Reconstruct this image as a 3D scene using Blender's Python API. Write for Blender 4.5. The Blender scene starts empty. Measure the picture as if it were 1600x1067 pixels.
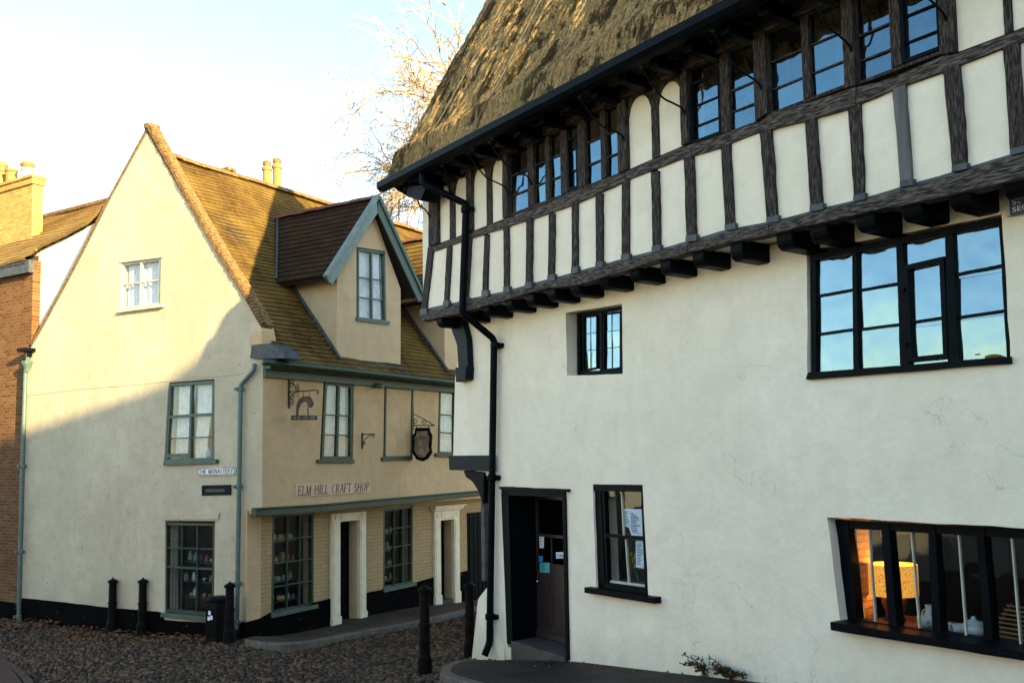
import bpy, bmesh, math, random
import numpy as np
from mathutils import Vector, Matrix, noise
from mathutils.geometry import tessellate_polygon
C = bpy.context.scene.collection
R_ = math.radians
random.seed(7)

# ------------------------------------------------------------------ camera
FPX, CX, CY = 1509.3, 800.0, 597.8
PITCH, ROLL = 0.0784732, -0.0141985
EYE = Vector((0, 0, 2.4))
_c, _s = math.cos(PITCH), math.sin(PITCH)
_cr, _sr = math.cos(ROLL), math.sin(ROLL)
_zc = Vector((0, -_s, _c)); _x = Vector((1, 0, 0))
RIGHT = _x * _cr + _zc * _sr
UP = -_x * _sr + _zc * _cr
FWD = Vector((0, _c, _s))
cam = bpy.data.objects.new('camera', bpy.data.cameras.new('camera')); C.objects.link(cam)
M3 = Matrix((RIGHT, UP, -FWD)).transposed()
cam.matrix_world = Matrix.Translation(EYE) @ M3.to_4x4()
cam.data.lens = FPX / 1600 * 36; cam.data.sensor_width = 36
cam.data.shift_y = (CY - 533.5) / 1600
cam.data.clip_end = 2000
bpy.context.scene.camera = cam

def ray(px, py):
    return (FWD + RIGHT * ((px - CX) / FPX) + UP * (-(py - CY) / FPX)).normalized()

# ------------------------------------------------------------------ light
SUN_AZ = R_(141.0)          # compass bearing measured from +Y towards +X, direction TO the sun
SUN_EL = R_(14.5)
SUN_DIR = Vector((math.sin(SUN_AZ) * math.cos(SUN_EL), math.cos(SUN_AZ) * math.cos(SUN_EL), math.sin(SUN_EL)))
w = bpy.data.worlds.new('World'); bpy.context.scene.world = w; w.use_nodes = True
nt = w.node_tree
sky = nt.nodes.new('ShaderNodeTexSky'); sky.sky_type = 'NISHITA'; sky.sun_disc = False
sky.sun_elevation = SUN_EL; sky.sun_rotation = SUN_AZ
sky.air_density = 1.0; sky.dust_density = .3; sky.ozone_density = 1.3
nt.links.new(sky.outputs[0], nt.nodes['Background'].inputs[0])
nt.nodes['Background'].inputs[1].default_value = 0.15
sl = bpy.data.lights.new('sun', 'SUN'); sl.energy = 6.0; sl.angle = R_(0.6); sl.color = (1.0, 0.78, 0.40)
so = bpy.data.objects.new('sun', sl); C.objects.link(so)
so.rotation_euler = SUN_DIR.to_track_quat('Z', 'Y').to_euler()
vs = bpy.context.scene.view_settings
vs.view_transform = 'Standard'; vs.look = 'None'; vs.exposure = 1.9; vs.gamma = 1

# ------------------------------------------------------------------ materials
def newmat(name):
    m = bpy.data.materials.new(name); m.use_nodes = True
    return m, m.node_tree.nodes, m.node_tree.links, m.node_tree.nodes['Principled BSDF']
def N(ns, t, **k):
    n = ns.new(t)
    for a, b in k.items(): setattr(n, a, b)
    return n
def coords(ns, ls, scale=(1, 1, 1), rot=(0, 0, 0)):
    tc = ns.new('ShaderNodeTexCoord'); mp = ns.new('ShaderNodeMapping')
    mp.inputs['Scale'].default_value = scale; mp.inputs['Rotation'].default_value = rot
    ls.new(tc.outputs['Object'], mp.inputs[0]); return mp.outputs[0]
def noise_n(ns, ls, vec, scale, detail=4, rough=.55, dist=0):
    n = ns.new('ShaderNodeTexNoise'); n.inputs['Scale'].default_value = scale
    n.inputs['Detail'].default_value = detail; n.inputs['Roughness'].default_value = rough
    n.inputs['Distortion'].default_value = dist
    ls.new(vec, n.inputs['Vector']); return n.outputs[0]
def ramp(ns, ls, val, stops):
    r = ns.new('ShaderNodeValToRGB'); e = r.color_ramp.elements
    while len(e) < len(stops): e.new(.5)
    for i, (p, c) in enumerate(stops):
        e[i].position = p; e[i].color = (*c, 1) if len(c) == 3 else c
    ls.new(val, r.inputs[0]); return r.outputs[0]
def mixc(ns, ls, f, a, b, mode='MIX'):
    m = ns.new('ShaderNodeMix'); m.data_type = 'RGBA'; m.blend_type = mode
    for s, v in ((0, f), (6, a), (7, b)):
        if isinstance(v, (int, float)): m.inputs[s].default_value = v
        elif isinstance(v, tuple): m.inputs[s].default_value = (*v, 1)
        else: ls.new(v, m.inputs[s])
    return m.outputs[2]
def bump(ns, ls, h, strength, dist=.01, prev=None):
    b = ns.new('ShaderNodeBump'); b.inputs['Strength'].default_value = strength
    b.inputs['Distance'].default_value = dist; ls.new(h, b.inputs['Height'])
    if prev is not None: ls.new(prev, b.inputs['Normal'])
    return b.outputs[0]
def gm(name, c1, c2=None, rough=.7, scale=4, stretch=(1, 1, 1), lo=.35, hi=.65, b=.3, bs=40, bd=.004, metal=0, detail=5, spec=.3):
    m, ns, ls, p = newmat(name)
    v = coords(ns, ls, stretch)
    c2 = c2 or tuple(x * .7 for x in c1)
    n1 = noise_n(ns, ls, v, scale, detail)
    ls.new(ramp(ns, ls, n1, [(lo, c1), (hi, c2)]), p.inputs['Base Color'])
    ls.new(bump(ns, ls, noise_n(ns, ls, v, bs, 4), b, bd), p.inputs['Normal'])
    p.inputs['Roughness'].default_value = rough; p.inputs['Metallic'].default_value = metal
    p.inputs['Specular IOR Level'].default_value = spec
    return m
def plaster(name, col, dirt, crack=.5, bumpy=1.0, patch=0.0, patchcol=(.3, .18, .1), streak=.3, base=None):
    m, ns, ls, p = newmat(name)
    v = coords(ns, ls)
    big = noise_n(ns, ls, v, .55, 5, .6)
    c = mixc(ns, ls, ramp(ns, ls, big, [(.38, (0, 0, 0)), (.72, (1, 1, 1))]), col, dirt)
    mid = noise_n(ns, ls, v, 3.2, 7, .7, .4)
    c = mixc(ns, ls, ramp(ns, ls, mid, [(.35, (.0, .0, .0)), (.68, (.6, .6, .6))]), c, tuple(x * .84 for x in dirt))
    vs_ = coords(ns, ls, (5, 5, .45))
    st = noise_n(ns, ls, vs_, 1.3, 5, .6)
    c = mixc(ns, ls, ramp(ns, ls, st, [(.52, (0, 0, 0)), (.8, (streak,) * 3)]), c, tuple(x * .7 for x in dirt))
    if base is not None:      # splash-back dirt rising unevenly from the pavement
        sx = ns.new('ShaderNodeSeparateXYZ'); ls.new(v, sx.inputs[0])
        nb = noise_n(ns, ls, coords(ns, ls, (1.6, 1.6, .8)), 1.0, 7, .75)
        mm = ns.new('ShaderNodeMath'); mm.operation = 'MULTIPLY_ADD'; ls.new(nb, mm.inputs[0]); mm.inputs[1].default_value = -1.5; ls.new(sx.outputs['Z'], mm.inputs[2])
        c = mixc(ns, ls, ramp(ns, ls, mm.outputs[0], [(.0, (0, 0, 0)), (1, (0, 0, 0))]), c, c) if False else c
        mr = ns.new('ShaderNodeMapRange'); mr.inputs[1].default_value = base - .25; mr.inputs[2].default_value = base - 1.15; mr.inputs[3].default_value = 0; mr.inputs[4].default_value = .75
        ls.new(mm.outputs[0], mr.inputs[0]); c = mixc(ns, ls, mr.outputs[0], c, (dirt[0] * .62, dirt[1] * .64, dirt[2] * .6))
    # hairline cracks
    vd = ns.new('ShaderNodeVectorMath'); vd.operation = 'ADD'
    nn = ns.new('ShaderNodeTexNoise'); nn.inputs['Scale'].default_value = 2.2; nn.inputs['Detail'].default_value = 6
    ls.new(v, nn.inputs['Vector'])
    sc = ns.new('ShaderNodeVectorMath'); sc.operation = 'SCALE'; sc.inputs['Scale'].default_value = 1.1
    ls.new(nn.outputs['Color'], sc.inputs[0]); ls.new(v, vd.inputs[0]); ls.new(sc.outputs[0], vd.inputs[1])
    vo = ns.new('ShaderNodeTexVoronoi'); vo.feature = 'DISTANCE_TO_EDGE'; vo.inputs['Scale'].default_value = .5
    ls.new(vd.outputs[0], vo.inputs['Vector'])
    ck = ramp(ns, ls, vo.outputs['Distance'], [(.0, (1, 1, 1)), (.0035, (0, 0, 0))])
    msk = ramp(ns, ls, noise_n(ns, ls, v, .8, 2), [(.56, (0, 0, 0)), (.60, (.7, .7, .7))])
    ckm = mixc(ns, ls, 1.0, ck, msk, 'MULTIPLY')
    ckf = mixc(ns, ls, 1.0, ckm, (crack,) * 3, 'MULTIPLY')
    c = mixc(ns, ls, ckf, c, tuple(x * .45 for x in dirt))
    # chipped paint spots
    sp = noise_n(ns, ls, v, 7, 6, .75)
    spm = ramp(ns, ls, sp, [(.735 - patch * .105, (0, 0, 0)), (.742 - patch * .105, (.8, .8, .8))])
    c = mixc(ns, ls, spm, c, patchcol)
    ls.new(c, p.inputs['Base Color'])
    b1 = bump(ns, ls, noise_n(ns, ls, v, 2.0, 3), .35 * bumpy, .06)
    b2 = bump(ns, ls, noise_n(ns, ls, v, 16, 6, .65), .35 * bumpy, .012, b1)
    b3 = bump(ns, ls, noise_n(ns, ls, v, 90, 3), .3 * bumpy, .003, b2)
    b4 = ns.new('ShaderNodeBump'); b4.invert = True; b4.inputs['Strength'].default_value = .5; b4.inputs['Distance'].default_value = .004
    ls.new(ckf, b4.inputs['Height']); ls.new(b3, b4.inputs['Normal'])
    ls.new(b4.outputs[0], p.inputs['Normal'])
    p.inputs['Roughness'].default_value = .85; p.inputs['Specular IOR Level'].default_value = .2
    return m
def brickmat(name, c1, c2, mortar, axis='x', bw=.23, bh=.075, ms=.01, b=.6, painted=False):
    m, ns, ls, p = newmat(name)
    tc = ns.new('ShaderNodeTexCoord'); sp = ns.new('ShaderNodeSeparateXYZ'); cb = ns.new('ShaderNodeCombineXYZ')
    ls.new(tc.outputs['Object'], sp.inputs[0])
    ls.new(sp.outputs['X' if axis == 'x' else 'Y'], cb.inputs[0]); ls.new(sp.outputs['Z'], cb.inputs[1])
    nz = ns.new('ShaderNodeTexNoise'); nz.inputs['Scale'].default_value = 3; nz.inputs['Detail'].default_value = 4
    ls.new(cb.outputs[0], nz.inputs['Vector'])
    sc = ns.new('ShaderNodeVectorMath'); sc.operation = 'SCALE'; sc.inputs['Scale'].default_value = .025
    ls.new(nz.outputs['Color'], sc.inputs[0])
    ad = ns.new('ShaderNodeVectorMath'); ls.new(cb.outputs[0], ad.inputs[0]); ls.new(sc.outputs[0], ad.inputs[1])
    br = ns.new('ShaderNodeTexBrick'); ls.new(ad.outputs[0], br.inputs['Vector'])
    br.inputs['Scale'].default_value = 1; br.inputs['Brick Width'].default_value = bw; br.inputs['Row Height'].default_value = bh
    br.inputs['Mortar Size'].default_value = ms; br.inputs['Mortar Smooth'].default_value = .4; br.inputs['Bias'].default_value = 0
    br.inputs['Color1'].default_value = (*c1, 1); br.inputs['Color2'].default_value = (*c2, 1); br.inputs['Mortar'].default_value = (*mortar, 1)
    v = tc.outputs['Object']
    g = noise_n(ns, ls, v, 1.2, 6, .7)
    c = mixc(ns, ls, ramp(ns, ls, g, [(.3, (.0, .0, .0)), (.75, (.6, .6, .6))]), br.outputs['Color'], tuple(x * .55 for x in c1))
    g2 = noise_n(ns, ls, v, 12, 4, .7)
    c = mixc(ns, ls, ramp(ns, ls, g2, [(.35, (0, 0, 0)), (.8, (.5, .5, .5))]), c, tuple(min(1, x * 1.3) for x in c2))
    ls.new(c, p.inputs['Base Color'])
    inv = ns.new('ShaderNodeMath'); inv.operation = 'SUBTRACT'; inv.inputs[0].default_value = 1; ls.new(br.outputs['Fac'], inv.inputs[1])
    b1 = bump(ns, ls, inv.outputs[0], b, .012)
    b2 = bump(ns, ls, noise_n(ns, ls, v, 30, 5), .5, .006, b1)
    ls.new(b2, p.inputs['Normal']); p.inputs['Roughness'].default_value = .9; p.inputs['Specular IOR Level'].default_value = .15
    return m
def tilemat(name, c1, c2, c3, moss=.5):
    # tile courses are modelled; joints and colour per tile come from the UV map (metres along course, course number)
    m, ns, ls, p = newmat(name)
    uv = ns.new('ShaderNodeUVMap')
    br = ns.new('ShaderNodeTexBrick'); ls.new(uv.outputs[0], br.inputs['Vector'])
    br.inputs['Scale'].default_value = 1; br.inputs['Brick Width'].default_value = .17; br.inputs['Row Height'].default_value = 1
    br.inputs['Mortar Size'].default_value = .006; br.inputs['Mortar Smooth'].default_value = .2
    br.inputs['Color1'].default_value = (0, 0, 0, 1); br.inputs['Color2'].default_value = (1, 1, 1, 1); br.inputs['Mortar'].default_value = (.3, .3, .3, 1)
    br.inputs['Bias'].default_value = -.1
    c = mixc(ns, ls, br.outputs['Color'], c1, c2)
    v = coords(ns, ls)
    c = mixc(ns, ls, ramp(ns, ls, noise_n(ns, ls, v, 1.1, 6, .7), [(.42, (0, 0, 0)), (.62, (moss,) * 3)]), c, c3)
    c = mixc(ns, ls, ramp(ns, ls, noise_n(ns, ls, v, 14, 4, .7), [(.5, (0, 0, 0)), (.8, (.6, .6, .6))]), c, tuple(x * 1.7 for x in c2))
    ls.new(c, p.inputs['Base Color'])
    inv = ns.new('ShaderNodeMath'); inv.operation = 'SUBTRACT'; inv.inputs[0].default_value = 1; ls.new(br.outputs['Fac'], inv.inputs[1])
    b1 = bump(ns, ls, inv.outputs[0], .7, .012)
    b2 = bump(ns, ls, noise_n(ns, ls, v, 25, 5), .6, .01, b1)
    ls.new(b2, p.inputs['Normal']); p.inputs['Roughness'].default_value = .95; p.inputs['Specular IOR Level'].default_value = .1
    return m
def glassmat(name, tint=(.85, .9, .92), refl=.25, rough=.01, wav=.15, wscale=1.5, gcol=(.93, .97, 1)):
    m, ns, ls, p = newmat(name); ns.remove(p)
    out = ns['Material Output']
    tr = ns.new('ShaderNodeBsdfTransparent'); tr.inputs[0].default_value = (*tint, 1)
    gl = ns.new('ShaderNodeBsdfGlossy'); gl.inputs['Roughness'].default_value = rough; gl.inputs[0].default_value = (*gcol, 1)
    v = coords(ns, ls)
    bm_ = bump(ns, ls, noise_n(ns, ls, v, wscale, 2), wav, .05)
    ls.new(bm_, gl.inputs['Normal'])
    lw = ns.new('ShaderNodeLayerWeight'); lw.inputs[0].default_value = .5
    pw = ns.new('ShaderNodeMath'); pw.operation = 'POWER'; pw.inputs[1].default_value = 4; ls.new(lw.outputs['Facing'], pw.inputs[0])
    ad = ns.new('ShaderNodeMath'); ad.operation = 'MULTIPLY_ADD'; ad.use_clamp = True; ad.inputs[1].default_value = .7; ad.inputs[2].default_value = refl
    ls.new(pw.outputs[0], ad.inputs[0])
    mx = ns.new('ShaderNodeMixShader'); ls.new(ad.outputs[0], mx.inputs[0]); ls.new(tr.outputs[0], mx.inputs[1]); ls.new(gl.outputs[0], mx.inputs[2])
    ls.new(mx.outputs[0], out.inputs[0]); return m
def flat(name, c, rough=.6, metal=0, spec=.4):
    return gm(name, c, tuple(x * .8 for x in c), rough, 6, b=.12, bs=30, metal=metal, spec=spec)
def emit(name, c, s):
    m, ns, ls, p = newmat(name)
    p.inputs['Base Color'].default_value = (*c, 1); p.inputs['Emission Color'].default_value = (*c, 1); p.inputs['Emission Strength'].default_value = s
    return m

M = {}
M['white_wall'] = plaster('white_limewash', (.91, .79, .61), (.85, .73, .54), .8, .9, .35, (.35, .3, .22), .15, .05)
M['panel'] = plaster('cream_panel_plaster', (.86, .765, .60), (.79, .69, .52), .15, .35, 0, (.5, .42, .3), .15)
M['gable_wall'] = plaster('cream_render', (.58, .495, .345), (.44, .37, .25), .5, .8, 1.0, (.25, .17, .10), .12, -.45)
M['shop_wall'] = plaster('tan_rough_render', (.60, .425, .23), (.49, .345, .185), .2, 1.6, .2, (.3, .2, .12), .3)
M['dormer_wall'] = plaster('tan_smooth_render', (.60, .45, .265), (.51, .375, .22), .2, .7, .1, (.4, .3, .2), .3)
M['pale_wall'] = plaster('white_rear_render', (.78, .74, .66), (.66, .6, .5), .2, .5, .1)
M['shop_brick'] = brickmat('painted_tan_brick', (.42, .295, .15), (.38, .265, .135), (.30, .21, .105), 'x', .23, .078, .012, .8)
M['red_brick'] = brickmat('old_red_brick', (.085, .030, .013), (.19, .092, .034), (.19, .135, .07), 'y', .23, .075, .011)
M['stack_brick'] = brickmat('yellow_stack_brick', (.36, .20, .055), (.56, .36, .11), (.30, .20, .09), 'y', .23, .075, .01)
_pl = plaster('black_plinth_paint', (.0016, .0016, .0016), (.006, .005, .0045), 0, 1.2, .75, (.22, .16, .09), .1) if True else gm('black_plinth_paint', (.0015, .0015, .0015), (.005, .0045, .004), .8, 3, b=.5, bs=14, bd=.015, spec=.04)
_pl.node_tree.nodes['Principled BSDF'].inputs['Specular IOR Level'].default_value = .02; M['plinth'] = _pl
M['black'] = gm('black_gloss_paint', (.0015, .0024, .0035), (.003, .005, .007), .45, 5, b=.35, bs=22, bd=.004, spec=.05)
M['blackiron'] = gm('black_cast_iron', (.002, .002, .0025), (.005, .005, .005), .5, 9, b=.3, bs=30, spec=.05)
M['bollard'] = gm('bollard_black_paint', (.0035, .0033, .003), (.009, .0075, .006), .55, 7, b=.4, bs=40, spec=.05)
M['navy'] = gm('dark_blue_black_beam', (.004, .008, .012), (.006, .012, .016), .5, 4, b=.3, bs=20, spec=.1)
M['oldoak'] = gm('weathered_oak_upright', (.095, .073, .059), (.014, .010, .008), .9, 34, (2.2, 2.2, .3), .34, .56, .8, 60, .012)
M['oldoak_x'] = gm('weathered_oak_rail', (.145, .118, .097), (.018, .013, .010), .9, 34, (.3, 2.2, 2.2), .36, .58, .8, 60, .012)
M['greyoak'] = gm('grey_weathered_oak', (.15, .145, .14), (.07, .065, .062), .85, 6, (3, 3, .35), .3, .7, .8, 30, .01)
M['lead'] = gm('lead_flashing', (.045, .051, .055), (.085, .093, .098), .6, 9, b=.5, bs=20, bd=.01, metal=.3)
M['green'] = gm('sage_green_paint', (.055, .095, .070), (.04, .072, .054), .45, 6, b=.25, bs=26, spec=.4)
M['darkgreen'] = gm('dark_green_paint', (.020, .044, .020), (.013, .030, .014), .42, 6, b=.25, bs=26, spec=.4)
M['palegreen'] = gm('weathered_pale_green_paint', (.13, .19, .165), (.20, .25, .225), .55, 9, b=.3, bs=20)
M['greypipe'] = gm('grey_green_pipe_paint', (.085, .135, .12), (.065, .11, .10), .4, 6, b=.2, bs=26, spec=.4)
M['creampaint'] = gm('cream_gloss_paint', (.72, .63, .44), (.62, .53, .36), .45, 5, b=.2, bs=24)
M['creamwood'] = gm('cream_window_paint', (.50, .47, .35), (.42, .39, .28), .5, 5, b=.2, bs=24)
M['tile_shaded'] = tilemat('shade_toned_clay_tiles', (.028, .016, .010), (.048, .026, .015), (.035, .030, .010), .5)  # darker copy of the roof tiles, shade put into the colour of the first dormer
M['tile_main'] = tilemat('lichened_clay_tiles', (.062, .036, .011), (.12, .070, .020), (.18, .118, .028), .8)
M['tile_pan'] = tilemat('lichened_pantiles', (.22, .13, .05), (.30, .19, .07), (.30, .22, .07), .7)
M['ridge'] = gm('clay_ridge_tiles', (.17, .065, .045), (.10, .05, .035), .85, 5, b=.5, bs=20, bd=.01)
M['verge'] = gm('lichened_verge_brick', (.24, .145, .045), (.10, .055, .025), .9, 14, b=.9, bs=22, bd=.02)
M['pot'] = gm('buff_clay_pot', (.34, .19, .065), (.26, .14, .05), .8, 6, b=.3, bs=16)
M['curtain'] = gm('net_curtain_cloth', (.78, .76, .72), (.62, .60, .56), .9, 8, b=.1)
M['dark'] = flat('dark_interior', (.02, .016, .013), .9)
M['darkwood'] = gm('dark_brown_door_paint', (.028, .018, .018), (.04, .026, .024), .35, 5, b=.2, bs=20, spec=.5)
M['glass_sky'] = glassmat('old_window_glass', (.7, .75, .8), .30, .012, .16, 2.2, (.44, .60, .66))
M['glass_up'] = glassmat('deep_blue_old_glass', (.6, .65, .7), .40, .03, .14, 2.5, (.20, .34, .40))
M['glass'] = glassmat('clear_window_glass', (.93, .95, .95), .022, .01, .1, 2)
M['brass'] = flat('brass', (.6, .4, .12), .25, 1)
M['paper'] = gm('white_paper', (.72, .78, .84), (.64, .70, .78), .7, 14, b=.02)
M['stone'] = gm('worn_stone_slab', (.040, .033, .026), (.075, .062, .048), .8, 3, b=.6, bs=18, bd=.012)
M['kerb'] = gm('grey_granite_kerb', (.13, .108, .082), (.075, .062, .047), .8, 7, b=.6, bs=24, bd=.01)
M['leaf'] = gm('fallen_leaf', (.10, .035, .010), (.17, .08, .022), .8, 3, b=.2, lo=.4, hi=.6)
M['bark'] = gm('pale_bare_twig_bark', (.34, .26, .17), (.24, .17, .10), .85, 6, b=.2)
M['iron'] = gm('wrought_iron', (.012, .01, .01), (.03, .024, .02), .5, 9, b=.2)

# ------------------------------------------------------------------ frames of reference
class Fr:
    def __init__(s, x, y, ang):   # ang: heading of local +x measured from world +X
        s.o = Vector((x, y, 0)); s.a = ang
        s.x = Vector((math.cos(ang), math.sin(ang), 0)); s.y = Vector((-math.sin(ang), math.cos(ang), 0))
    def loc(s, P):
        d = P - s.o; return Vector((d.dot(s.x), d.dot(s.y), P.z))
    def wor(s, p): return s.o + s.x * p[0] + s.y * p[1] + Vector((0, 0, p[2]))
    def pl(s, px, py, q, n):      # pixel ray with a local plane (point q, normal n)
        n = Vector(n); nw = s.x * n.x + s.y * n.y + Vector((0, 0, n.z)); qw = s.wor(q)
        r = ray(px, py); t = (qw - EYE).dot(nw) / r.dot(nw); return s.loc(EYE + r * t)
    def Y(s, px, py, c=0.0): return s.pl(px, py, (0, c, 0), (0, 1, 0))
    def X(s, px, py, c=0.0): return s.pl(px, py, (c, 0, 0), (1, 0, 0))

def depth_point(px, Y): r = ray(px, 700); return r.x / r.y * Y, Y
_x0, _y0 = depth_point(835, 12.5)
FR = Fr(_x0, _y0, math.atan2(-math.cos(R_(35.0)), math.sin(R_(35.0))))       # right-hand timber house
_x1, _y1 = depth_point(410, 18.0)
FS = Fr(_x1, _y1, math.atan2(math.cos(R_(32.85)), math.sin(R_(32.85))))      # craft-shop house
FW = Fr(0, 0, 0)

# ------------------------------------------------------------------ mesh builder
class MB:
    def __init__(s): s.v = []; s.f = []; s.uv = None; s.col = None
    def add(s, vs_, fs):
        b = len(s.v); s.v += [Vector(q) for q in vs_]; s.f += [tuple(b + i for i in f) for f in fs]; return s
    def box(s, a, b):
        x0, y0, z0 = a; x1, y1, z1 = b
        return s.add([(x0, y0, z0), (x1, y0, z0), (x1, y1, z0), (x0, y1, z0), (x0, y0, z1), (x1, y0, z1), (x1, y1, z1), (x0, y1, z1)],
                     [(0, 3, 2, 1), (4, 5, 6, 7), (0, 1, 5, 4), (1, 2, 6, 5), (2, 3, 7, 6), (3, 0, 4, 7)])
    def prism(s, poly, vec, holes=()):
        """poly: list of 3D points (planar), extruded by vec; with holes"""
        vec = Vector(vec); loops = [[Vector(p) for p in poly]] + [[Vector(p) for p in h] for h in holes]
        flatv = [p for l in loops for p in l]; n = len(flatv)
        tris = tessellate_polygon(loops)
        b = len(s.v); s.v += flatv + [p + vec for p in flatv]
        if len(loops) == 1 and n <= 4:
            s.f += [tuple(b + i for i in range(n)), tuple(b + n + i for i in reversed(range(n)))]
        else:
            for t in tris: s.f += [tuple(b + i for i in t), tuple(b + n + i for i in reversed(t))]
        k = 0
        for l in loops:
            m = len(l)
            for i in range(m):
                a, c = b + k + i, b + k + (i + 1) % m; s.f.append((a, c, c + n, a + n))
            k += m
        return s
    def beam(s, p, q, w_, h_, up=(0, 0, 1)):
        p, q = Vector(p), Vector(q); d = (q - p).normalized(); up = Vector(up)
        sd = d.cross(up).normalized(); u2 = sd.cross(d).normalized(); vs_ = []
        for e in (p, q):
            for a, c in ((-1, -1), (1, -1), (1, 1), (-1, 1)): vs_.append(e + sd * a * w_ / 2 + u2 * c * h_ / 2)
        return s.add(vs_, [(0, 1, 2, 3), (7, 6, 5, 4), (0, 4, 5, 1), (1, 5, 6, 2), (2, 6, 7, 3), (3, 7, 4, 0)])
    def tube(s, pts, r, seg=8, cap=True, closed=False):
        pts = [Vector(p) for p in pts]; n = len(pts); b = len(s.v)
        rs = r if isinstance(r, (list, tuple)) else [r] * n
        prev = None
        for i, p in enumerate(pts):
            if closed: d = pts[(i + 1) % n] - pts[i - 1]
            else: d = pts[min(i + 1, n - 1)] - pts[max(i - 1, 0)]
            d.normalize()
            if prev is None:
                a = Vector((0, 0, 1)) if abs(d.z) < .9 else Vector((1, 0, 0)); u = d.cross(a).normalized()
            else: u = (prev - d * prev.dot(d)).normalized()
            prev = u; v_ = d.cross(u)
            for k in range(seg):
                t = 2 * math.pi * k / seg; s.v.append(p + (u * math.cos(t) + v_ * math.sin(t)) * rs[i])
        m = n if closed else n - 1
        for i in range(m):
            for k in range(seg):
                a = b + i * seg + k; c = b + i * seg + (k + 1) % seg; j = (i + 1) % n
                s.f.append((a, c, b + j * seg + (k + 1) % seg, b + j * seg + k))
        if cap and not closed:
            s.f.append(tuple(b + k for k in reversed(range(seg)))); s.f.append(tuple(b + (n - 1) * seg + k for k in range(seg)))
        return s
    def lathe(s, c, prof, seg=20, axis=(0, 0, 1), scale=(1, 1)):
        c = Vector(c); b = len(s.v); n = len(prof)
        for r, z in prof:
            for k in range(seg):
                t = 2 * math.pi * k / seg
                s.v.append(c + Vector((r * math.cos(t) * scale[0], r * math.sin(t) * scale[1], z)))
        for i in range(n - 1):
            for k in range(seg):
                s.f.append((b + i * seg + k, b + i * seg + (k + 1) % seg, b + (i + 1) * seg + (k + 1) % seg, b + (i + 1) * seg + k))
        s.f.append(tuple(b + k for k in reversed(range(seg)))); s.f.append(tuple(b + (n - 1) * seg + k for k in range(seg)))
        return s

class Thing:
    """an Empty at the thing's base in a frame; parts are given in frame-local coordinates"""
    def __init__(s, name, label, cat, F, o, group=None, kind=None):
        s.F = F; s.o = Vector(o)
        e = bpy.data.objects.new(name, None); C.objects.link(e)
        e.location = F.wor(s.o); e.rotation_euler = (0, 0, F.a); e.empty_display_size = .3
        e['label'] = label; e['category'] = cat
        if group: e['group'] = group
        s.e = e
    def part(s, name, mb, mat, parent=None, label=None, smooth=False, bevel=0, sub=0):
        o = mkobj(name, mb, mat, s.o, smooth, bevel); o.parent = parent or s.e
        if label: o['label'] = label
        return o
def mkobj(name, mb, mat, origin=Vector((0, 0, 0)), smooth=False, bevel=0):
    me = bpy.data.meshes.new(name)
    me.from_pydata([v - origin for v in mb.v], [], mb.f); 
    if mb.uv is not None:
        uvl = me.uv_layers.new(name='UVMap')
        for l in me.loops: uvl.data[l.index].uv = mb.uv[l.vertex_index]
    if mb.col is not None:
        ca = me.color_attributes.new('tone', 'FLOAT_COLOR', 'POINT')
        for i, c in enumerate(mb.col): ca.data[i].color = (*c, 1)
    bm = bmesh.new(); bm.from_mesh(me)
    if mb.uv is None and mb.col is None: bmesh.ops.recalc_face_normals(bm, faces=bm.faces)
    bm.to_mesh(me); bm.free()
    if smooth:
        for p in me.polygons: p.use_smooth = True
    me.materials.append(mat)
    o = bpy.data.objects.new(name, me); C.objects.link(o)
    if bevel:
        b = o.modifiers.new('bevel', 'BEVEL'); b.width = bevel; b.segments = 2; b.limit_method = 'ANGLE'; b.angle_limit = R_(35); b.harden_normals = False
    return o
def single(name, mb, mat, label, cat, F, o, group=None, kind=None, smooth=False, bevel=0):
    """a thing that is one mesh"""
    o = Vector(o); ob = mkobj(name, mb, mat, o, smooth, bevel)
    ob.location = F.wor(o); ob.rotation_euler = (0, 0, F.a)
    if label: ob['label'] = label
    if cat: ob['category'] = cat
    if group: ob['group'] = group
    if kind: ob['kind'] = kind
    return ob

def nz(p, s=1.0, seed=0): return noise.noise(Vector(p) * s + Vector((seed * 7.3, seed * 3.1, seed)))
def wob(pts, amp=.012, step=.12, seed=0, closed=True):
    """resample an outline and wander it a little: hand-made edges"""
    out = []; n = len(pts)
    for i in range(n if closed else n - 1):
        a, b = Vector(pts[i]), Vector(pts[(i + 1) % n]); L = (b - a).length; k = max(1, int(L / step))
        for j in range(k):
            p = a.lerp(b, j / k)
            if j: p = p + Vector((nz(p, 2.0, seed) + .8 * nz(p, 9, seed), 0, nz(p, 2.0, seed + 5) + .8 * nz(p, 9, seed + 3))) * amp * 1.5
            out.append(p)
    return out
def tr(F, pts, c=0.0): return [F.Y(x, y, c) for x, y in pts]
def slab(mb, F, pts, y0, y1, amp=0, step=.12, seed=0):
    p = tr(F, pts, y0)
    if amp: p = wob(p, amp, step, seed)
    return mb.prism(p, (0, y1 - y0, 0))
def quadmap(c):
    """corners TL,TR,BR,BL (3D) -> bilinear map of s,t in 0..1 (t downwards)"""
    tl, tr_, br, bl = c
    return lambda s, t: tl.lerp(tr_, s).lerp(bl.lerp(br, s), t)
def qbar(mb, Q, a, b, w_, f, d, nrm=(0, 1, 0)):
    """a bar from (s,t) a to b, width w_, front pushed out by f, depth d"""
    p, q = Q(*a), Q(*b); n = Vector(nrm); dr = (q - p).normalized(); sd = dr.cross(n).normalized() * w_ / 2
    o = -n * f
    return mb.prism([p + sd + o, q + sd + o, q - sd + o, p - sd + o], n * d)
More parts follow.
